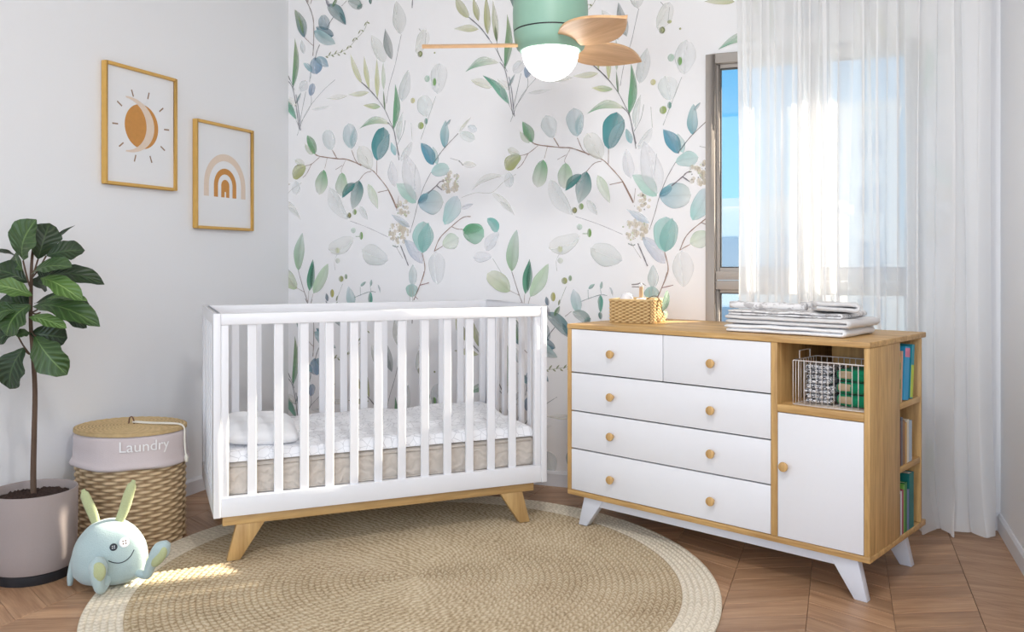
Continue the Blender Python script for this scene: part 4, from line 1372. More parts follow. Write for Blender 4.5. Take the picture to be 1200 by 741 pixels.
def folded(bm, w, d, h, layers, th=None, seed=0, amp=0.003, ny=10):
    """cloth folded back and forth: a serpentine sheet, loops at both x ends, extruded along y"""
    step = h / layers
    th = th or step * 0.95
    rr = random.Random(seed)
    path = []
    n = 16
    for k in range(layers):
        z = step * (k + 0.5)
        xs = [(-w / 2 + step / 2) + (w - step) * i / n for i in range(n + 1)]
        inset = rr.uniform(0, 0.008)
        xs = [max(-w / 2 + step / 2 + inset, min(w / 2 - step / 2 - inset, x)) for x in xs]
        if k % 2: xs = xs[::-1]
        path += [(x, z) for x in xs]
        if k < layers - 1:
            s = 1 if k % 2 == 0 else -1
            cx = xs[-1]
            for a in (-60, -30, 0, 30, 60):
                path.append((cx + s * step * 0.62 * math.cos(R(a)), z + step / 2 + step / 2 * math.sin(R(a))))
    P = [Vector((x, 0, z)) for x, z in path]
    rows = []
    for j in range(ny + 1):
        v = j / ny
        row = []
        y = (v - 0.5) * d
        for i, p in enumerate(P):
            a, b_ = P[max(i - 1, 0)], P[min(i + 1, len(P) - 1)]
            t = (b_ - a).normalized(); nn = Vector((-t.z, 0, t.x))
            dz = amp * noise.noise(Vector((p.x * 12 + seed, y * 10, p.z * 8)))
            yy = y + (0.006 * noise.noise(Vector((p.x * 9, p.z * 60, seed + 3)))) * (1 if v in (0, 1) else 0)
            q = Vector((p.x, yy, p.z + dz * (p.z / h)))
            edge = 0.45 if v in (0, 1) else 1
            row.append((q + nn * th / 2 * edge, q - nn * th / 2 * edge))
        rows.append(row)
    L = len(P)
    V = [[(bm.verts.new(a), bm.verts.new(b_)) for a, b_ in row] for row in rows]
    for j in range(ny):
        for i in range(L - 1):
            bm.faces.new((V[j][i][0], V[j][i + 1][0], V[j + 1][i + 1][0], V[j + 1][i][0]))
            bm.faces.new((V[j][i][1], V[j + 1][i][1], V[j + 1][i + 1][1], V[j][i + 1][1]))
    for i in range(L - 1):
        bm.faces.new((V[0][i][0], V[0][i][1], V[0][i + 1][1], V[0][i + 1][0]))
        bm.faces.new((V[ny][i][0], V[ny][i + 1][0], V[ny][i + 1][1], V[ny][i][1]))
    for j in range(ny):
        bm.faces.new((V[j][0][0], V[j + 1][0][0], V[j + 1][0][1], V[j][0][1]))
        bm.faces.new((V[j][L - 1][0], V[j][L - 1][1], V[j + 1][L - 1][1], V[j + 1][L - 1][0]))
    bmesh.ops.recalc_face_normals(bm, faces=bm.faces)
    return bm


g = 'black and white cloths in the wire basket'
names = ['bottom', 'second', 'third', 'topmost']
for i in range(4):
    o = obj('folded_cloth', folded(B(), 0.108 - 0.003 * i, 0.13, 0.033, 2, seed=i), M['zig'], None, wb(-0.056, 0.0, 0.0075 + 0.0345 * i), (0, 0, DA + R(2 - i)), smooth=True)
    tag(o, 'black and white folded cloth, %s in the wire basket stack' % (names[i] if i in (0, 3) else names[i] + ' from the bottom'), 'cloth', g)
g = 'green cloths in the wire basket'
for i, nm in enumerate(('lowest', 'middle', 'topmost')):
    t = thing('folded_cloth', 'green folded cloth with a beige patch, %s of three in the wire basket' % nm, 'cloth', wb(0.066, 0.0, 0.0075 + 0.044 * i), DA, g)
    obj('cloth_body', soft_box(B(), -0.054, 0.054, -0.065, 0.065, 0.0, 0.042, 0.018, 10, 10, 4, 0.003, 20, i), M['green_cloth'], t, smooth=True)
    obj('cloth_patch', soft_box(B(), -0.045, 0.004, -0.0675, -0.050, 0.009, 0.036, 0.008, 6, 3, 4, 0.001, 20, i), M['beige_patch'], t, smooth=True)

# ------------------------------------------------------------------ folded blankets on the dresser
def blanket_mat(name, rgb, line=None, sc=60, axis=(1, 1, 1)):
    m, nt, b = new_mat(name)
    tc = N(nt, 'ShaderNodeTexCoord')
    no = N(nt, 'ShaderNodeTexNoise', Scale=14.0, Detail=5.0); nt.links.new(tc.outputs['Object'], no.inputs['Vector'])
    b.inputs['Base Color'].default_value = (*lin(rgb), 1)
    if line:
        mp = N(nt, 'ShaderNodeMapping'); mp.inputs['Scale'].default_value = axis; nt.links.new(tc.outputs['Object'], mp.inputs[0])
        n2 = N(nt, 'ShaderNodeTexNoise', Scale=sc, Detail=2.0); nt.links.new(mp.outputs[0], n2.inputs['Vector'])
        cr = N(nt, 'ShaderNodeValToRGB'); e = cr.color_ramp.elements
        e[0].position = 0.40; e[0].color = (*lin(line), 1); e[1].position = 0.52; e[1].color = (*lin(rgb), 1)
        nt.links.new(n2.outputs['Fac'], cr.inputs[0]); nt.links.new(cr.outputs[0], b.inputs['Base Color'])
    b.inputs['Roughness'].default_value = 0.95; b.inputs['Specular IOR Level'].default_value = 0.1
    bp = N(nt, 'ShaderNodeBump', Strength=0.5, Distance=0.015); nt.links.new(no.outputs['Fac'], bp.inputs['Height']); nt.links.new(bp.outputs[0], b.inputs['Normal'])
    return m


M['blank_a'] = blanket_mat('blanket_plain', (240, 240, 242))
M['blank_b'] = blanket_mat('blanket_grey', (222, 220, 220))
M['blank_c'] = blanket_mat('blanket_printed', (236, 234, 234), (190, 186, 186), 40, (1, 3, 1))
dm = lambda x, y, z: DM @ Vector((x, y, z))
g = 'folded blankets on the dresser'
for (w, d, h, L, x, y, z, rz, mat, lab) in (
        (0.475, 0.30, 0.030, 2, 0.940, 0.235, 0.8808, 0, 'blank_a', 'plain white folded blanket at the bottom of the pile on the dresser'),
        (0.495, 0.29, 0.031, 2, 0.945, 0.240, 0.9125, -1.5, 'blank_b', 'pale grey folded blanket in the middle of the pile on the dresser'),
        (0.455, 0.26, 0.020, 2, 0.925, 0.245, 0.9440, 1.5, 'blank_c', 'thin printed muslin with grey marks, above the grey blanket on the dresser')):
    o = obj('folded_blanket', folded(B(), w, d, h, L, seed=int(w * 1000), amp=0.006, ny=14), M[mat], None, dm(x, y, z), (0, 0, DA + R(rz)), smooth=True)
    tag(o, lab, 'blanket', g)
bm = B()                                               # loosely rolled muslin lying on top along the front
tube(bm, [(-.15 + .03 * i, .004 * math.sin(i), .016 + .0015 * math.sin(i * 1.3)) for i in range(11)], [0.016 + 0.0015 * math.sin(i * 2) for i in range(11)], 16, flat=0.85)
o = obj('rolled_muslin', bm, M['blank_c'], None, dm(0.855, 0.150, 0.9665), (0, 0, DA + R(3)), smooth=True)
tag(o, 'rolled muslin with grey stitched pattern lying on the front left of the blanket pile', 'cloth')
bm = B(); tube(bm, [(-.12 + .03 * i, .006 * math.sin(i * .7), .014) for i in range(9)], [0.014 + 0.001 * math.sin(i * 2) for i in range(9)], 16, flat=0.8)
o = obj('rolled_muslin', bm, M['blank_b'], None, dm(1.020, 0.330, 0.9665), (0, 0, DA + R(-10)), smooth=True)
tag(o, 'plain grey rolled cloth lying at the back right of the blanket pile', 'cloth')
bm = B(); folded(bm, 0.16, 0.20, 0.034, 2, seed=77, amp=0.012, ny=10)
o = obj('folded_blanket', bm, M['blank_b'], None, dm(1.085, 0.205, 0.9665), (R(-3), R(5), DA + R(28)), smooth=True)
tag(o, 'small crumpled grey cloth folded over the right end of the blanket pile', 'cloth')

# ------------------------------------------------------------------ woven walls
def woven_wall(path_fn, L, H, rows, cols, amp, name, mat, parent, sub=5, subu=4):
    """path_fn(s) -> (x, y, nx, ny) around the perimeter; over-under weave relief"""
    nu, nv = cols * subu, rows * sub
    verts, faces, hv = [], [], []
    for j in range(nv + 1):
        v = j / nv * rows
        row = min(int(v), rows - 1); fv = v - row
        for i in range(nu):
            u = i / nu
            x, y, nx_, ny_ = path_fn(u)
            ph = PI * (u * cols + row)
            over = math.cos(ph)
            hh = math.sqrt(max(0, math.sin(PI * fv))) * (0.5 + 0.5 * over)
            r = amp * hh * 1.6
            sh = 0.15 * math.sin(ph)
            verts.append((x + nx_ * r, y + ny_ * r, H * (j / nv) + sh * H / rows * math.sin(PI * fv)))
            hv.append(hh * 0.75 + 0.05)
    for j in range(nv):
        for i in range(nu):
            i2 = (i + 1) % nu
            faces.append((j * nu + i, j * nu + i2, (j + 1) * nu + i2, (j + 1) * nu + i))
    me = bpy.data.meshes.new(name); me.from_pydata(verts, [], faces)
    me.polygons.foreach_set('use_smooth', [True] * len(faces))
    at = me.attributes.new('h', 'FLOAT', 'POINT'); at.data.foreach_set('value', hv)
    me.materials.append(mat)
    return link(name, me, parent)


def add_h(o, val=0.5):
    at = o.data.attributes.new('h', 'FLOAT', 'POINT'); at.data.foreach_set('value', [val] * len(o.data.vertices))


# laundry basket
LX, LY = -1.587, 3.555
LB = thing('laundry_basket', 'tall oval wicker laundry basket with a mauve cloth liner cuff and rope lid', 'basket', (LX, LY, 0), R(-8))
ell = lambda rx, ry: (lambda u: (rx * math.cos(2 * PI * u), ry * math.sin(2 * PI * u), math.cos(2 * PI * u), math.sin(2 * PI * u)))
woven_wall(ell(0.216, 0.182), 1, 0.335, 24, 30, 0.0048, 'wicker_body', M['wicker'], LB, sub=5, subu=8)
bm = B(); lathe(bm, [(0, 0.002), (0.98, 0.002), (1.0, 0.006)], 48, 0.214, 0.180); o = obj('basket_bottom', bm, M['wicker'], LB); add_h(o)
bm = B()
rr = random.Random(3)
S = 96
cuffp = [(0.225, 0.322), (0.236, 0.326), (0.240, 0.334), (0.234, 0.345), (0.228, 0.358), (0.226, 0.40), (0.225, 0.44), (0.222, 0.452), (0.212, 0.455)]
rings = []
for r, z in cuffp:
    rings.append([bm.verts.new(((r + 0.0022 * math.sin(9 * 2 * PI * k / S) * (1 if z < .35 else .5)) * math.cos(2 * PI * k / S),
                                (r - 0.034 + 0.0022 * math.sin(7 * 2 * PI * k / S)) * math.sin(2 * PI * k / S), z + 0.003 * math.sin(5 * 2 * PI * k / S) * (z < .35))) for k in range(S)])
for a, b_ in zip(rings, rings[1:]):
    for k in range(S): bm.faces.new((a[k], a[(k + 1) % S], b_[(k + 1) % S], b_[k]))
obj('liner_cuff', bm, M['liner'], LB, smooth=True)
# coiled rope lid
verts, faces, hv = [], [], []
nr, S = 16, 96
for k in range(nr * 4 + 1):
    q = k / (nr * 4.0); h = abs(math.sin(PI * nr * q))
    for j in range(S):
        th = 2 * PI * j / S
        hh = h * (0.7 + 0.3 * math.sin(th * 60 + k))
        verts.append((0.222 * q * math.cos(th), 0.188 * q * math.sin(th), 0.470 + 0.0035 * hh + 0.004 * (1 - q))); hv.append(0.15 + 0.55 * hh)
base = len(verts)
for z in (0.470, 0.456):
    for j in range(S):
        th = 2 * PI * j / S; w = 1.0 + 0.008 * math.sin(th * 48 + (z < .46) * 2)
        verts.append((0.225 * w * math.cos(th), 0.191 * w * math.sin(th), z)); hv.append(0.3 + 0.35 * math.sin(th * 48))
for k in range(nr * 4):
    for j in range(S): faces.append((k * S + j, (k + 1) * S + j, (k + 1) * S + (j + 1) % S, k * S + (j + 1) % S))
e0 = nr * 4 * S
for a, b_ in ((e0, base), (base, base + S)):
    for j in range(S): faces.append((a + j, b_ + j, b_ + (j + 1) % S, a + (j + 1) % S))
me = bpy.data.meshes.new('rope_lid'); me.from_pydata(verts, [], faces); me.polygons.foreach_set('use_smooth', [True] * len(faces))
at = me.attributes.new('h', 'FLOAT', 'POINT'); at.data.foreach_set('value', hv); me.materials.append(M['lid'])
lid = link('rope_lid', me, LB)
bm = B()
ptsl = [(0.01, -0.005, 0.484), (0.08, 0.0, 0.480), (0.16, 0.004, 0.480), (0.215, 0.004, 0.478), (0.236, 0.002, 0.462), (0.238, 0.0, 0.42), (0.243, -0.004, 0.375), (0.246, -0.004, 0.352)]
tube(bm, smooth_pts(ptsl, 5), 0.0035, 8)
tube(bm, smooth_pts([(0.01, 0.012, 0.484), (0.08, 0.016, 0.480), (0.16, 0.018, 0.480), (0.213, 0.012, 0.478), (0.232, 0.006, 0.466)], 5), 0.003, 8)
obj('lid_cord', bm, M['cord'], LB, smooth=True)
bm = B(); tube(bm, [(0.246, -0.004, 0.356), (0.248, -0.004, 0.345), (0.249, -0.004, 0.325)], [0.005, 0.008, 0.006], 10)
obj('cord_knot', bm, M['cord'], LB, smooth=True)
bm = B(); tube(bm, smooth_pts([(-0.010, 0.0, 0.476), (-0.007, 0, 0.498), (0.002, 0, 0.505), (0.010, 0, 0.496), (0.014, 0.0, 0.476)], 4), 0.004, 8, flat=0.5)
obj('lid_loop', bm, M['leather'], LB, smooth=True)


def text_mesh(s, size):
    cu = bpy.data.curves.new('text_tmp', 'FONT'); cu.body = s; cu.size = size; cu.extrude = 0.0004; cu.resolution_u = 4
    o = bpy.data.objects.new('text_tmp', cu); COL.objects.link(o)
    bpy.context.view_layer.update()
    dg = bpy.context.evaluated_depsgraph_get()
    me = bpy.data.meshes.new_from_object(o.evaluated_get(dg))
    bpy.data.objects.remove(o); bpy.data.curves.remove(cu)
    return me


tm = text_mesh('Laundry', 0.060)
xs = [v.co.x for v in tm.vertices]; W_ = max(xs) - min(xs)
bm = B(); bm.from_mesh(tm)
bmesh.ops.subdivide_edges(bm, edges=[e for e in bm.edges if e.calc_length() > 0.012], cuts=2)
TA0 = R(-73)                                           # cuff angle where the word starts
for v in bm.verts:
    s = v.co.x - min(xs)
    th = TA0 + s * 0.98 / 0.213
    r0, z = 0.2275, 0.398 + v.co.y * 1.0
    v.co = Vector(((r0 + 0.0032 + v.co.z) * math.cos(th), (r0 - 0.034 + 0.0032 + v.co.z) * math.sin(th), z))
tm.materials.clear()
obj('lettering', bm, M['text'], LB)

# small rectangular woven basket on the dresser, with its contents
SBX, SBY = 0.596, 3.714
SA = R(-30)
SB = thing('woven_box', 'small rectangular seagrass basket on the left of the dresser top', 'basket', (SBX, SBY, 0.8805), SA)
bw, bd, bh = 0.185, 0.205, 0.105


def rectp(u):
    x0, x1, y0, y1 = -bw, 0.0, 0.0, bd
    P = 2 * (bw + bd); s = u * P
    if s < bw: return x0 + s, y0, 0, -1
    s -= bw
    if s < bd: return x1, y0 + s, 1, 0
    s -= bd
    if s < bw: return x1 - s, y1, 0, 1
    s -= bw
    return x0, y1 - s, -1, 0


woven_wall(rectp, 1, bh - 0.006, 13, 46, 0.0032, 'basket_wall', M['rattan'], SB, sub=4, subu=6)
bm = B(); tube(bm, [(-bw, 0, bh - .004), (0, 0, bh - .004), (0, bd, bh - .004), (-bw, bd, bh - .004), (-bw, 0, bh - .004)], 0.0045, 8)
o = obj('basket_rim', bm, M['rattan'], SB, smooth=True); add_h(o, 0.6)
bm = B(); box(bm, -bw + .002, -.002, .002, bd - .002, 0.0005, 0.006); o = obj('basket_floor', bm, M['rattan'], SB); add_h(o, 0.4)
SM = Matrix.Translation((SBX, SBY, 0.8805)) @ Matrix.Rotation(SA, 4, 'Z')
t = thing('pump_bottle', 'pump bottle with a pale wooden neck and grey spout standing in the small woven basket', 'bottle', SM @ Vector((-0.075, 0.10, 0.0065)), SA)
bm = B(); lathe(bm, [(0, 0), (0.026, 0), (0.028, 0.006), (0.028, 0.085), (0.020, 0.100), (0.0, 0.104)], 28); obj('body', bm, M['bottle'], t, smooth=True, angle=40)
bm = B(); lathe(bm, [(0, 0.102), (0.0095, 0.102), (0.0085, 0.150), (0.0, 0.151)], 20); obj('neck', bm, M['stick'], t, smooth=True, angle=40)
bm = B(); ellipsoid(bm, (0, 0, 0.158), (0.010, 0.010, 0.009)); obj('cap', bm, M['bottle'], t, smooth=True)
bm = B(); tube(bm, smooth_pts([(-0.004, 0, 0.168), (-0.016, 0, 0.163), (-0.045, 0, 0.160)], 4), 0.0028, 8); tube(bm, [(-0.010, 0, 0.150), (-0.044, 0, 0.150)], 0.0022, 8)
tube(bm, [(0.004, 0, 0.166), (0.022, 0, 0.158)], 0.002, 8); obj('spout', bm, M['grey_metal'], t, smooth=True)
t = thing('round_jar', 'white rounded jar peeping over the left rim of the small woven basket', 'jar', SM @ Vector((-0.135, 0.075, 0.0065)), 0)
bm = B(); lathe(bm, [(0, 0), (0.026, 0), (0.034, 0.02), (0.036, 0.06), (0.032, 0.095), (0.024, 0.110)], 28); obj('body', bm, M['bottle'], t, smooth=True)
bm = B(); lathe(bm, [(0.025, 0.108), (0.022, 0.117), (0.010, 0.122), (0, 0.123)], 28); obj('lid', bm, M['bottle'], t, smooth=True)

# ------------------------------------------------------------------ leaves in 3D
def leaf_mat(name, dark, light, vein):
    m, nt, b = new_mat(name)
    uvn = N(nt, 'ShaderNodeUVMap'); uvn.uv_map = 'UVMap'
    sep = N(nt, 'ShaderNodeSeparateXYZ'); nt.links.new(uvn.outputs[0], sep.inputs[0])

    def mt(op, a, b_=None, c=None):
        n = N(nt, 'ShaderNodeMath', operation=op)
        for i, v in enumerate((a, b_, c)):
            if v is None: continue
            if isinstance(v, (int, float)): n.inputs[i].default_value = v
            else: nt.links.new(v, n.inputs[i])
        return n.outputs[0]
    ab = mt('ABSOLUTE', mt('SUBTRACT', sep.outputs['X'], 0.5))
    side = mt('FRACT', mt('MULTIPLY', mt('SUBTRACT', sep.outputs['Y'], mt('MULTIPLY', ab, 0.55)), 7.0))
    sv = mt('LESS_THAN', side, 0.10)
    mid = mt('LESS_THAN', ab, 0.022)
    vn = mt('MAXIMUM', mid, mt('MULTIPLY', sv, 0.45))
    tc = N(nt, 'ShaderNodeTexCoord'); no = N(nt, 'ShaderNodeTexNoise', Scale=14.0, Detail=4.0); nt.links.new(tc.outputs['Object'], no.inputs['Vector'])
    mx = N(nt, 'ShaderNodeMix', data_type='RGBA'); mx.inputs[6].default_value = (*lin(dark), 1); mx.inputs[7].default_value = (*lin(light), 1)
    nt.links.new(no.outputs['Fac'], mx.inputs[0])
    m2 = N(nt, 'ShaderNodeMix', data_type='RGBA'); nt.links.new(vn, m2.inputs[0]); nt.links.new(mx.outputs[2], m2.inputs[6]); m2.inputs[7].default_value = (*lin(vein), 1)
    nt.links.new(m2.outputs[2], b.inputs['Base Color']); b.inputs['Roughness'].default_value = 0.42
    wv = mt('MULTIPLY', mt('SINE', mt('MULTIPLY', side, 2 * PI)), mt('MINIMUM', mt('MULTIPLY', ab, 6.0), 1.0))
    bp = N(nt, 'ShaderNodeBump', Strength=0.4, Distance=0.004); nt.links.new(wv, bp.inputs['Height']); nt.links.new(bp.outputs[0], b.inputs['Normal'])
    return m


M['leaf_dark'] = leaf_mat('leaf_dark', (22, 38, 22), (42, 66, 34), (66, 90, 52))
M['leaf_mid'] = leaf_mat('leaf_mid', (36, 60, 28), (64, 94, 44), (98, 124, 70))
M['leaf_light'] = leaf_mat('leaf_light', (62, 94, 42), (98, 130, 62), (136, 162, 98))


def leaf3(base, tip, w, nrm, mat, parent, droop=0.02, fold=0.25, name='leaf', shape='fiddle', stalk=0.0, wave=0.06):
    base, tip, nrm = Vector(base), Vector(tip), Vector(nrm).normalized()
    d = tip - base; L = d.length; dn = d / L
    nrm = (nrm - dn * nrm.dot(dn)).normalized(); sd = dn.cross(nrm)
    bm = B(); uvl = bm.loops.layers.uv.new('UVMap')
    K, J = 14, 8
    V, UV = [], {}
    for i in range(K + 1):
        t = i / K
        if shape == 'fiddle': pr = (math.sin(PI * t ** 1.15) ** 0.62) * (0.72 + 0.36 * t) if 0 < t < 1 else 0.02
        else: pr = math.sin(PI * t) ** 0.7 if 0 < t < 1 else 0.02
        c = base + d * t + nrm * (droop * math.sin(PI * t) * 1.0 - droop * 0.9 * t * t)
        row = []
        for j in range(J + 1):
            q = j / J * 2 - 1
            ww = w / 2 * pr * (1 + wave * math.sin(t * 17 + (3 if q > 0 else 0)) * abs(q))
            p = c + sd * ww * q + nrm * (fold * abs(q) ** 1.5 * ww + 0.10 * w * wave * 3 * math.sin(t * 14 + q * 2) * abs(q) ** 2)
            v = bm.verts.new(p); UV[v] = ((q + 1) / 2, t); row.append(v)
        V.append(row)
    for i in range(K):
        for j in range(J):
            f = bm.faces.new((V[i][j], V[i][j + 1], V[i + 1][j + 1], V[i + 1][j]))
            for l in f.loops: l[uvl].uv = UV[l.vert]
    return obj(name, bm, mat, parent, smooth=True)


# sprig of eucalyptus hanging over the woven basket
t = thing('eucalyptus_sprig', 'grey-green eucalyptus sprig hanging over the right side of the small woven basket', 'sprig', SM @ Vector((0.010, 0.10, 0.0)), SA)
M['euc'] = leaf_mat('eucalyptus_leaf', (120, 146, 128), (156, 178, 158), (186, 200, 180))
bm = B(); tube(bm, smooth_pts([(-0.060, -0.01, 0.10), (-0.02, -0.008, 0.118), (0.004, -0.004, 0.100), (0.010, 0.006, 0.060), (0.013, 0.016, 0.032), (0.009, -0.018, 0.012)], 5), 0.0018, 6)
obj('stem', bm, M['trunk'], t, smooth=True)
leaf3((0.009, 0.012, 0.045), (0.022, 0.055, 0.142), 0.038, (1, -0.6, 0.1), M['euc'], t, 0.006, 0.1, shape='oval')
leaf3((0.012, 0.018, 0.050), (0.018, 0.062, 0.020), 0.030, (1, -0.5, 0.2), M['euc'], t, 0.004, 0.1, shape='oval')

# ------------------------------------------------------------------ potted plant
PX, PY = -1.757, 3.135
PT = thing('potted_fig', 'tall fiddle-leaf fig in a round mauve-grey pot at the left edge', 'plant', (PX, PY, 0), 0)
bm = B(); lathe(bm, [(0, 0.0), (0.128, 0.0), (0.130, 0.004), (0.130, 0.034), (0.0, 0.034)], 56); obj('pot_base', bm, M['pot_base'], PT, smooth=True, angle=40)
bm = B(); lathe(bm, [(0, 0.0345), (0.120, 0.0345), (0.133, 0.038), (0.139, 0.052), (0.1435, 0.12), (0.1455, 0.22), (0.1465, 0.312), (0.1455, 0.3165), (0.1405, 0.3165), (0.1375, 0.311), (0.134, 0.26), (0.0, 0.255)], 64)
obj('pot', bm, M['pot'], PT, smooth=True, angle=50)
bm = B(); lathe(bm, [(0.1335, 0.270), (0.120, 0.290), (0.09, 0.296), (0.06, 0.294), (0.03, 0.300), (0, 0.300)], 48)
bmesh.ops.subdivide_edges(bm, edges=bm.edges[:], cuts=2, use_grid_fill=True)
for v in bm.verts:
    if math.hypot(v.co.x, v.co.y) < 0.128: v.co.z += 0.010 * noise.noise(v.co * 60) + 0.006 * noise.noise(v.co * 140)
obj('soil', bm, M['soil'], PT, smooth=False)


def pp(px, py, dy=0.0):
    """pixel -> local point of the plant at depth PY + dy"""
    Z = PY + dy
    return Vector(((px - 600) / 1000 * Z - PX, dy, CAMZ + (307 - py) / 1000 * Z))


tr = [(40, 600, 0), (39, 560, 0), (40, 510, 0), (41, 460, 0.0), (39, 420, 0.005), (36, 380, 0.012), (36.5, 340, 0.02), (37, 310, 0.025), (39, 290, 0.03)]
tp = smooth_pts([pp(*q) for q in tr], 4)
bm = B(); tube(bm, tp, [0.0110 - 0.0065 * i / (len(tp) - 1) for i in range(len(tp))], 10); obj('trunk', bm, M['trunk'], PT, smooth=True)
A_ = lambda x, y, dy=0: pp(x / 7.408, 250 + y / 7.408, dy)
B_ = lambda x, y, dy=0: pp(x / 5.7, 340 + y / 5.7, dy)
kA, kB = PY / 1000 / 7.408, PY / 1000 / 5.7
F = (0, -1, 0.25)
LEAVES = [
    (A_(200, 410, .0), A_(275, 60, -.06), 250 * kA, (-.25, -1, .2), 'leaf_mid', .02),
    (A_(330, 400, .02), A_(430, 80, .05), 200 * kA, (.5, -1, .1), 'leaf_dark', .02),
    (A_(350, 380, .04), A_(640, 90, .16), 60 * kA, (0, -.1, 1), 'leaf_dark', .01),
    (A_(400, 370, -.02), A_(730, 310, .02), 150 * kA, (.1, -1, .5), 'leaf_dark', .012),
    (A_(270, 530, -.01), A_(600, 440, -.10), 150 * kA, (.2, -.8, .8), 'leaf_mid', .018),
    (A_(380, 560, .03), A_(890, 572, .04), 160 * kA, (.1, -.7, .8), 'leaf_dark', .03),
    (A_(350, 560, -.03), A_(700, 730, -.10), 140 * kA, (.4, -.9, .6), 'leaf_light', .02),
    (A_(280, 715, -.03), A_(-60, 610, -.10), 130 * kA, (-.1, -.9, .6), 'leaf_light', .012),
    (A_(240, 600, .02), A_(-80, 470, .0), 170 * kA, (-.1, -.7, .6), 'leaf_dark', .02),
    (A_(150, 380, .06), A_(-90, 330, .01), 90 * kA, (0, -.4, 1), 'leaf_dark', .01),
    (A_(200, 500, .0), A_(120, 330, .06), 120 * kA, (-.4, -1, .1), 'leaf_mid', .01),
    (A_(250, 600, .05), A_(420, 640, .12), 120 * kA, (.3, -.8, .5), 'leaf_dark', .01),
    (A_(230, 560, .05), A_(60, 600, .10), 130 * kA, (-.3, -.8, .5), 'leaf_dark', .01),
    (A_(300, 480, .04), A_(470, 520, .08), 120 * kA, (.2, -1, .2), 'leaf_dark', .01),
    (B_(215, 110, .0), B_(650, 200, -.06), 150 * kB, (.3, -.8, .9), 'leaf_mid', .035),
    (B_(230, 90, .03), B_(590, 70, .06), 120 * kB, (.1, -.6, 1), 'leaf_dark', .02),
    (B_(300, 60, -.04), B_(580, 60, -.09), 70 * kB, (.1, -.5, 1), 'leaf_light', .01),
    (B_(400, 140, .02), B_(578, 252, .03), 58 * kB, (.2, -1, .2), 'leaf_dark', .006),
    (B_(192, 180, -.03), B_(435, 242, -.10), 72 * kB, (.1, -.9, .8), 'leaf_light', .012),
    (B_(200, 100, .0), B_(20, 290, -.05), 200 * kB, (-.2, -1, .4), 'leaf_mid', .02),
    (B_(200, 120, .04), B_(-30, 80, .02), 130 * kB, (-.1, -.8, .8), 'leaf_dark', .02),
    (B_(210, 90, .05), B_(60, 60, .10), 110 * kB, (-.1, -.8, .8), 'leaf_dark', .02),
    (B_(205, 290, .0), B_(450, 320, .05), 150 * kB, (.1, -1, .2), 'leaf_dark', .014),
    (B_(235, 310, -.02), B_(430, 565, -.05), 165 * kB, (.1, -1, .1), 'leaf_mid', .02),
    (B_(205, 290, -.01), B_(110, 300, -.05), 60 * kB, (-.1, -.9, .5), 'leaf_mid', .006),
    (B_(160, 385, -.01), B_(40, 660, -.03), 175 * kB, (-.15, -1, .1), 'leaf_dark', .02),
    (B_(110, 280, .02), B_(-60, 360, .0), 110 * kB, (-.2, -.9, .5), 'leaf_dark', .012),
    (B_(120, 130, -.02), B_(-80, 180, -.04), 120 * kB, (-.2, -.9, .6), 'leaf_mid', .012),
]
for b_, t_, w, n_, mt_, dr in LEAVES:
    leaf3(b_, t_, w * 1.38, n_, M[mt_], PT, dr, 0.22, wave=0.10)
bm = B()
for a, c in ((B_(200, 430), B_(160, 385, -.01)), (B_(200, 430), B_(110, 290, .02)), (B_(215, 150), B_(300, 80, 0)), (B_(208, 150), B_(270, 150, .0)), (A_(260, 640), A_(200, 410)),
             (A_(270, 560), A_(330, 400, .02)), (A_(280, 560), A_(400, 370, -.02)), (B_(208, 260), B_(240, 310, -.02)), (B_(208, 300), B_(200, 290))):
    mid = (a + c) / 2 + Vector((0, 0, -.006)); tube(bm, smooth_pts([a, mid, c], 3), 0.003, 6)
obj('leaf_stalks', bm, M['trunk'], PT, smooth=True)

# ------------------------------------------------------------------ plush toy
TX, TY = -1.435, 3.045
PB = thing('plush_creature', 'pale blue plush creature with long green ears and button eyes, sitting against the basket', 'soft toy', (TX, TY, 0.0), 0)
M['plush'] = plain('plush_blue', (176, 194, 194), 0.95, 0.1, bump=0.35, scale=260, var=0.05, sheen=0.3)
M['plush_g'] = plain('plush_green', (180, 186, 142), 0.95, 0.1, bump=0.35, scale=200, var=0.10, sheen=0.2)
M['button_w'] = plain('button_white', (238, 238, 240), 0.3)
M['thread'] = plain('thread_dark', (50, 56, 62), 0.8)
tz = 3.045


def tpx(px, py, dy=0.0):
    Z = tz + dy
    return Vector(((px - 600) / 1000 * Z - TX, dy, CAMZ + (307 - py) / 1000 * Z))


bm = B()
prof = [(0, 0.013), (0.060, 0.014), (0.102, 0.024), (0.124, 0.046)] + [(0.130 * math.cos(R(a)) ** 0.95 if a < 90 else 0.0, 0.078 + 0.154 * math.sin(R(a))) for a in range(0, 91, 6)]
lathe(bm, prof, 40, 1.0, 0.82)
for v in bm.verts: v.co += v.co.normalized() * 0.003 * noise.noise(v.co * 18); v.co.x -= 0.010 * (0.232 - v.co.z) * 2 * 0
obj('body', bm, M['plush'], PB, smooth=True)


def body_surf(px, py):
    """front surface point of the body under a pixel"""
    o = Vector((-TX, -TY, CAMZ)); d = Vector(((px - 600) / 1000, 1, (307 - py) / 1000)).normalized()
    best = None
    for i in range(1600):
        q = o + d * (2.9 + i * 0.0005)
        if not 0.014 < q.z < 0.231: continue
        for (r0, za), (r1, zb) in zip(prof, prof[1:]):
            if za <= q.z <= zb:
                r = r0 + (r1 - r0) * (q.z - za) / max(zb - za, 1e-6)
                if (q.x / max(r, 1e-4)) ** 2 + (q.y / max(r * .82, 1e-4)) ** 2 <= 1: return q, Vector((q.x, q.y / .67, (q.z - 0.09) * 0.6)).normalized()
    return o + d * 3.0, Vector((0, -1, 0))


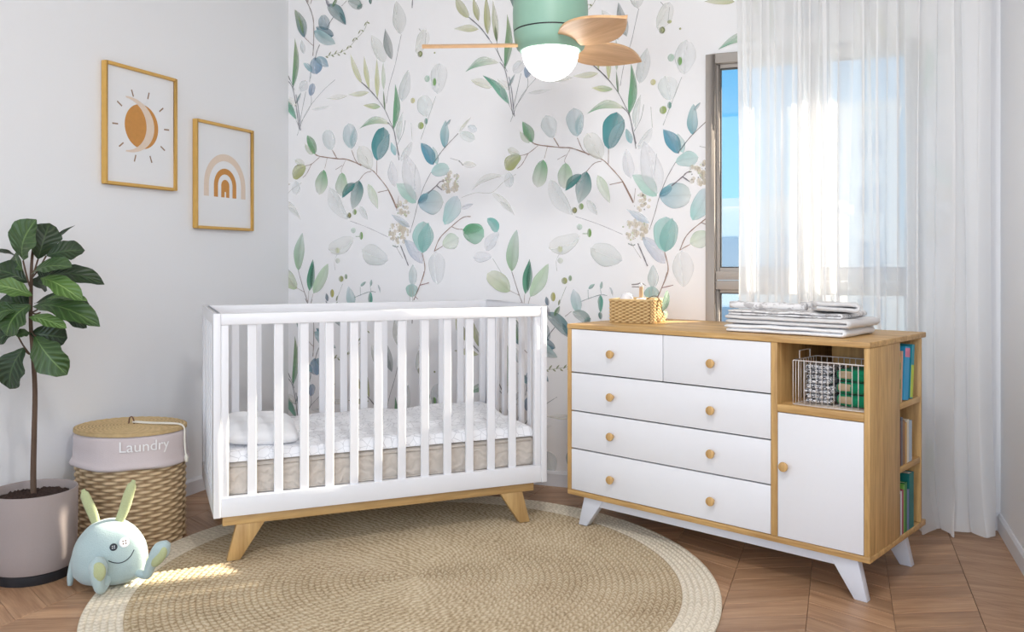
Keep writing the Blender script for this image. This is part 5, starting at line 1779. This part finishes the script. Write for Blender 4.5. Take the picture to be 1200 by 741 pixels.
for name, b_, t_, w in (('ear', (113, 616), (97, 574), 0.0175), ('ear', (139, 612), (157, 563), 0.0175)):
    a, c = tpx(*b_, 0.0), tpx(*t_, 0.02)
    pts = smooth_pts([a - (c - a) * .12, a + (c - a) * .3 + Vector((0.003, 0, 0)), a + (c - a) * .7, c], 4)
    n = len(pts)
    bm = B(); tube(bm, pts, [w * (0.75 + 0.35 * math.sin(PI * i / (n - 1))) * (1 if i < n - 2 else 0.55) for i in range(n)], 14, flat=0.55, up=(0, 1, 0))
    obj('ear', bm, M['plush_g'], PB, smooth=True)


def limb(name, pts, rads, mat, sole=None):
    P = smooth_pts(pts, 5); n = len(P)
    Rr = smooth_pts([(r, 0, 0) for r in rads], 5)
    bm = B(); tube(bm, P, [max(q.x, 0.002) for q in Rr], 16)
    o = obj(name, bm, mat, PB, smooth=True)
    if sole:
        bm = B(); ellipsoid(bm, sole[0], sole[1], rot=sole[2]); obj('sole', bm, M['plush_g'], o, smooth=True)
    return o


# right leg (viewer's right) raised to the side, left leg towards the viewer
a, b_, c, d = tpx(160, 671, -0.03), tpx(172, 674, -0.055), tpx(177, 662, -0.06), tpx(189, 645, -0.055)
limb('leg', [a, b_, c, d, tpx(197, 636, -0.05)], [0.014, 0.015, 0.019, 0.031, 0.012], M['plush'],
     (tpx(186, 653, -0.074), (0.021, 0.013, 0.040), Matrix.Rotation(R(36), 3, 'Y')))
limb('leg', [tpx(126, 676, -0.085), tpx(119, 690, -0.13), tpx(115, 685, -0.15), tpx(115, 665, -0.14), tpx(117, 653, -0.13)], [0.017, 0.017, 0.018, 0.031, 0.012], M['plush'],
     (tpx(115, 671, -0.160), (0.026, 0.013, 0.034), Matrix.Rotation(R(6), 3, 'Y')))
limb('arm', [tpx(92, 640, -0.02), tpx(86, 658, -0.03), tpx(83, 675, -0.035), tpx(82, 686, -0.035)], [0.010, 0.011, 0.012, 0.008], M['plush'])
limb('arm', [tpx(163, 640, 0.0), tpx(169, 651, 0.01), tpx(173, 663, 0.01), tpx(174, 669, 0.01)], [0.009, 0.010, 0.011, 0.008], M['plush_g'])
for px, py, r, mm, mh in ((133, 641.5, 0.0125, 'thread', 'button_w'), (145.5, 636, 0.0175, 'button_w', 'leather')):
    p, n = body_surf(px, py)
    q = n.to_track_quat('Z', 'Y').to_matrix().to_4x4()
    bm = B(); lathe(bm, [(0, 0), (r, 0), (r, 0.003), (r * .85, 0.0045), (r * .7, 0.0035), (0, 0.0035)], 24); bm.transform(Matrix.Translation(p) @ q)
    eye = obj('button_eye', bm, M[mm], PB, smooth=True, angle=30)
    bm = B()
    for dx in (-1, 1):
        for dy in (-1, 1): lathe(bm, [(0, 0.0036), (r * .13, 0.0036), (r * .13, 0.0042), (0, 0.0042)], 8, cx=dx * r * .25, cy=dy * r * .25)
    bm.transform(Matrix.Translation(p) @ q); obj('thread_hole', bm, M[mh], eye)
pts = [body_surf(px, py) for px, py in ((127, 657.5), (133, 659.5), (140, 660), (147, 657.5), (153, 652), (157, 644.5))]
bm = B(); tube(bm, smooth_pts([p + n * 0.0008 for p, n in pts], 4), 0.0014, 6); obj('smile', bm, M['thread'], PB, smooth=True)

# ------------------------------------------------------------------ pictures on the left wall
def picture(t0, t1, z0, z1, label, art):
    """frame lies on wall_left; t = distance from the room corner"""
    w, h = t0 - t1, z1 - z0
    P = to_world(0.0015, -(t0 + t1) / 2, (z0 + z1) / 2)
    t = thing('framed_print', label, 'picture', P, RA + R(90))   # local x runs along the wall, -y faces into the room
    bm = B(); f = 0.013
    ring(bm, -w / 2, w / 2, -h / 2, h / 2, f, -0.026, -0.001)
    obj('frame', bm, M['frame_wood'], t, bevel=0.002)
    bm = B(); box(bm, -w / 2 + f, w / 2 - f, -0.012, -0.002, -h / 2 + f, h / 2 - f)
    sheet = obj('print_sheet', bm, M['paper'], t)
    art(t, sheet, w, h)


def flat(bm, poly, y, th=0.0005):
    if sum(poly[i][0] * poly[(i + 1) % len(poly)][1] - poly[(i + 1) % len(poly)][0] * poly[i][1] for i in range(len(poly))) < 0: poly = poly[::-1]
    prism(bm, poly, y, y + th, 'y'); return bm


def art_sun(t, sheet, w, h):
    cx, cz, r = 0.004, 0.010, 0.100
    bm = B(); flat(bm, [(cx + r * math.cos(2 * PI * i / 48), cz + r * 1.02 * math.sin(2 * PI * i / 48)) for i in range(48)], -0.0126)
    obj('sun_disc', bm, M['ochre'], sheet)
    bm = B()
    outer = [(cx - 0.075 + 0.150 * math.cos(a), cz + 0.125 * math.sin(a)) for a in [R(-98 + 196 * i / 30) for i in range(31)]]
    inner = [(cx - 0.100 + 0.128 * math.cos(a), cz + 0.118 * math.sin(a)) for a in [R(86 - 172 * i / 30) for i in range(31)]]
    n = 31
    Vv = []
    for y in (-0.0134, -0.0128):
        Vv.append(([bm.verts.new((p[0], y, p[1])) for p in outer], [bm.verts.new((p[0], y, p[1])) for p in inner[::-1]]))
    for i in range(n - 1):
        bm.faces.new((Vv[0][0][i], Vv[0][1][i], Vv[0][1][i + 1], Vv[0][0][i + 1])); bm.faces.new((Vv[1][0][i], Vv[1][0][i + 1], Vv[1][1][i + 1], Vv[1][1][i]))
        bm.faces.new((Vv[0][0][i], Vv[0][0][i + 1], Vv[1][0][i + 1], Vv[1][0][i])); bm.faces.new((Vv[0][1][i], Vv[1][1][i], Vv[1][1][i + 1], Vv[0][1][i + 1]))
    bmesh.ops.recalc_face_normals(bm, faces=bm.faces)
    obj('crescent', bm, M['blush'], sheet)
    bm = B()
    for i in range(10):
        a = R(72 + 36 * i + 3); c, s = math.cos(a), math.sin(a)
        r0, r1, q = 0.138, 0.170, 0.0032
        flat(bm, [(cx + r0 * c - q * s, cz + r0 * s + q * c), (cx + r0 * c + q * s, cz + r0 * s - q * c), (cx + r1 * c + q * s, cz + r1 * s - q * c), (cx + r1 * c - q * s, cz + r1 * s + q * c)], -0.0126)
    obj('sun_rays', bm, M['rayc'], sheet)


def art_rainbow(t, sheet, w, h):
    cx, zb = 0.006, -0.105
    for ro, th, hh, mat in ((0.160, 0.036, 0.225, 'blush'), (0.086, 0.030, 0.150, 'ochre'), (0.031, 0.031, 0.092, 'ochre')):
        bm = B(); n = 24
        def arc(r, H): return [(cx + r * math.cos(R(180 - 180 * i / n)), zb + H - r * 1.05 + r * 1.05 * math.sin(R(180 - 180 * i / n))) for i in range(n + 1)]
        O = [(cx - ro, zb)] + arc(ro, hh) + [(cx + ro, zb)]
        ri = max(ro - th, 0.006)
        I = [(cx - ri, zb)] + arc(ri, hh - th if ro > th else 0.03) + [(cx + ri, zb)]
        for i in range(len(O) - 1): flat(bm, [O[i], O[i + 1], I[i + 1], I[i]], -0.0126)
        obj('rainbow_arc', bm, M[mat], sheet)


picture(1.349, 0.918, 1.4915, 2.028, 'upper left framed print of an ochre sun and crescent with rays', art_sun)
picture(0.790, 0.346, 1.318, 1.861, 'lower right framed print of an ochre and blush rainbow', art_rainbow)

# ------------------------------------------------------------------ ceiling fan with lamp
FX, FY = 0.153, 3.40
FN = thing('ceiling_fan', 'green ceiling fan with wooden leaf blades and a glowing white globe', 'ceiling fan', (FX, FY, 0), 0)
bm = B(); lathe(bm, [(0, 2.300), (0.118, 2.300), (0.132, 2.285), (0.145, 2.24), (0.150, 2.14), (0.149, 2.085), (0.1465, 2.0665), (0.0, 2.0665)], 56)
obj('motor_housing', bm, M['teal'], FN, smooth=True, angle=40)
bm = B(); lathe(bm, [(0.0, 2.0665), (0.1455, 2.0665), (0.1455, 2.0605), (0, 2.0605)], 56); obj('seam_ring', bm, M['black'], FN, smooth=True, angle=40)
bm = B(); lathe(bm, [(0, 2.0605), (0.147, 2.0605), (0.143, 2.03), (0.134, 2.000), (0.120, 1.988), (0.0, 1.988)], 56); obj('blade_hub', bm, M['teal'], FN, smooth=True, angle=40)
bm = B(); lathe(bm, [(0.0, 2.30), (0.02, 2.30), (0.02, RH - 0.07), (0.075, RH - 0.05), (0.08, RH - 0.001), (0, RH - 0.001)], 32); obj('mounting_rod', bm, M['teal'], FN, smooth=True, angle=40)
gm, nt, b = new_mat('lamp_opal')
b.inputs['Base Color'].default_value = (1, 1, 0.98, 1); b.inputs['Emission Color'].default_value = (1, 0.985, 0.95, 1); b.inputs['Emission Strength'].default_value = 7.0
bm = B(); lathe(bm, [(0.112, 1.990)] + [(0.112 * math.cos(R(a)), 1.988 - 0.116 * math.sin(R(a))) for a in (0, 10, 20, 30, 40, 50, 60, 70, 80)] + [(0, 1.872)], 48)
obj('lamp_globe', bm, gm, FN, smooth=True)


def blade(ang, R1, wid, r0=0.128):
    bm = B(); K, J = 20, 6
    th = 0.010
    T, U = [], []
    for i in range(K + 1):
        t = i / K
        pr = (t + 0.22) * (1 - t) ** 1.0 / 0.372
        x = r0 + (R1 - r0) * t
        a, c = [], []
        for j in range(J + 1):
            q = j / J * 2 - 1
            y = wid / 2 * max(pr, 0.01) * q
            z = 0.010 * (1 - q * q) * 0.6
            a.append(bm.verts.new((x, y, z + th / 2))); c.append(bm.verts.new((x, y, z - th / 2)))
        T.append(a); U.append(c)
    for i in range(K):
        for j in range(J):
            bm.faces.new((T[i][j], T[i + 1][j], T[i + 1][j + 1], T[i][j + 1])); bm.faces.new((U[i][j], U[i][j + 1], U[i + 1][j + 1], U[i + 1][j]))
        for S_ in (0, J): bm.faces.new((T[i][S_], U[i][S_], U[i + 1][S_], T[i + 1][S_]))
    for j in range(J):
        bm.faces.new((T[0][j], T[0][j + 1], U[0][j + 1], U[0][j])); bm.faces.new((T[K][j], U[K][j], U[K][j + 1], T[K][j + 1]))
    bmesh.ops.recalc_face_normals(bm, faces=bm.faces)
    M_ = Matrix.Rotation(ang, 4, 'Z') @ Matrix.Rotation(R(-14), 4, 'X')
    # side (z x a) lower: local +y goes down
    o = obj('blade', bm, M['blade_wood'], FN, (0, 0, 2.012), (0, 0, 0), smooth=True, angle=40)
    o.rotation_euler = M_.to_euler()


blade(R(177), 0.515, 0.190); blade(R(-57), 0.465, 0.195); blade(R(33), 0.480, 0.185)
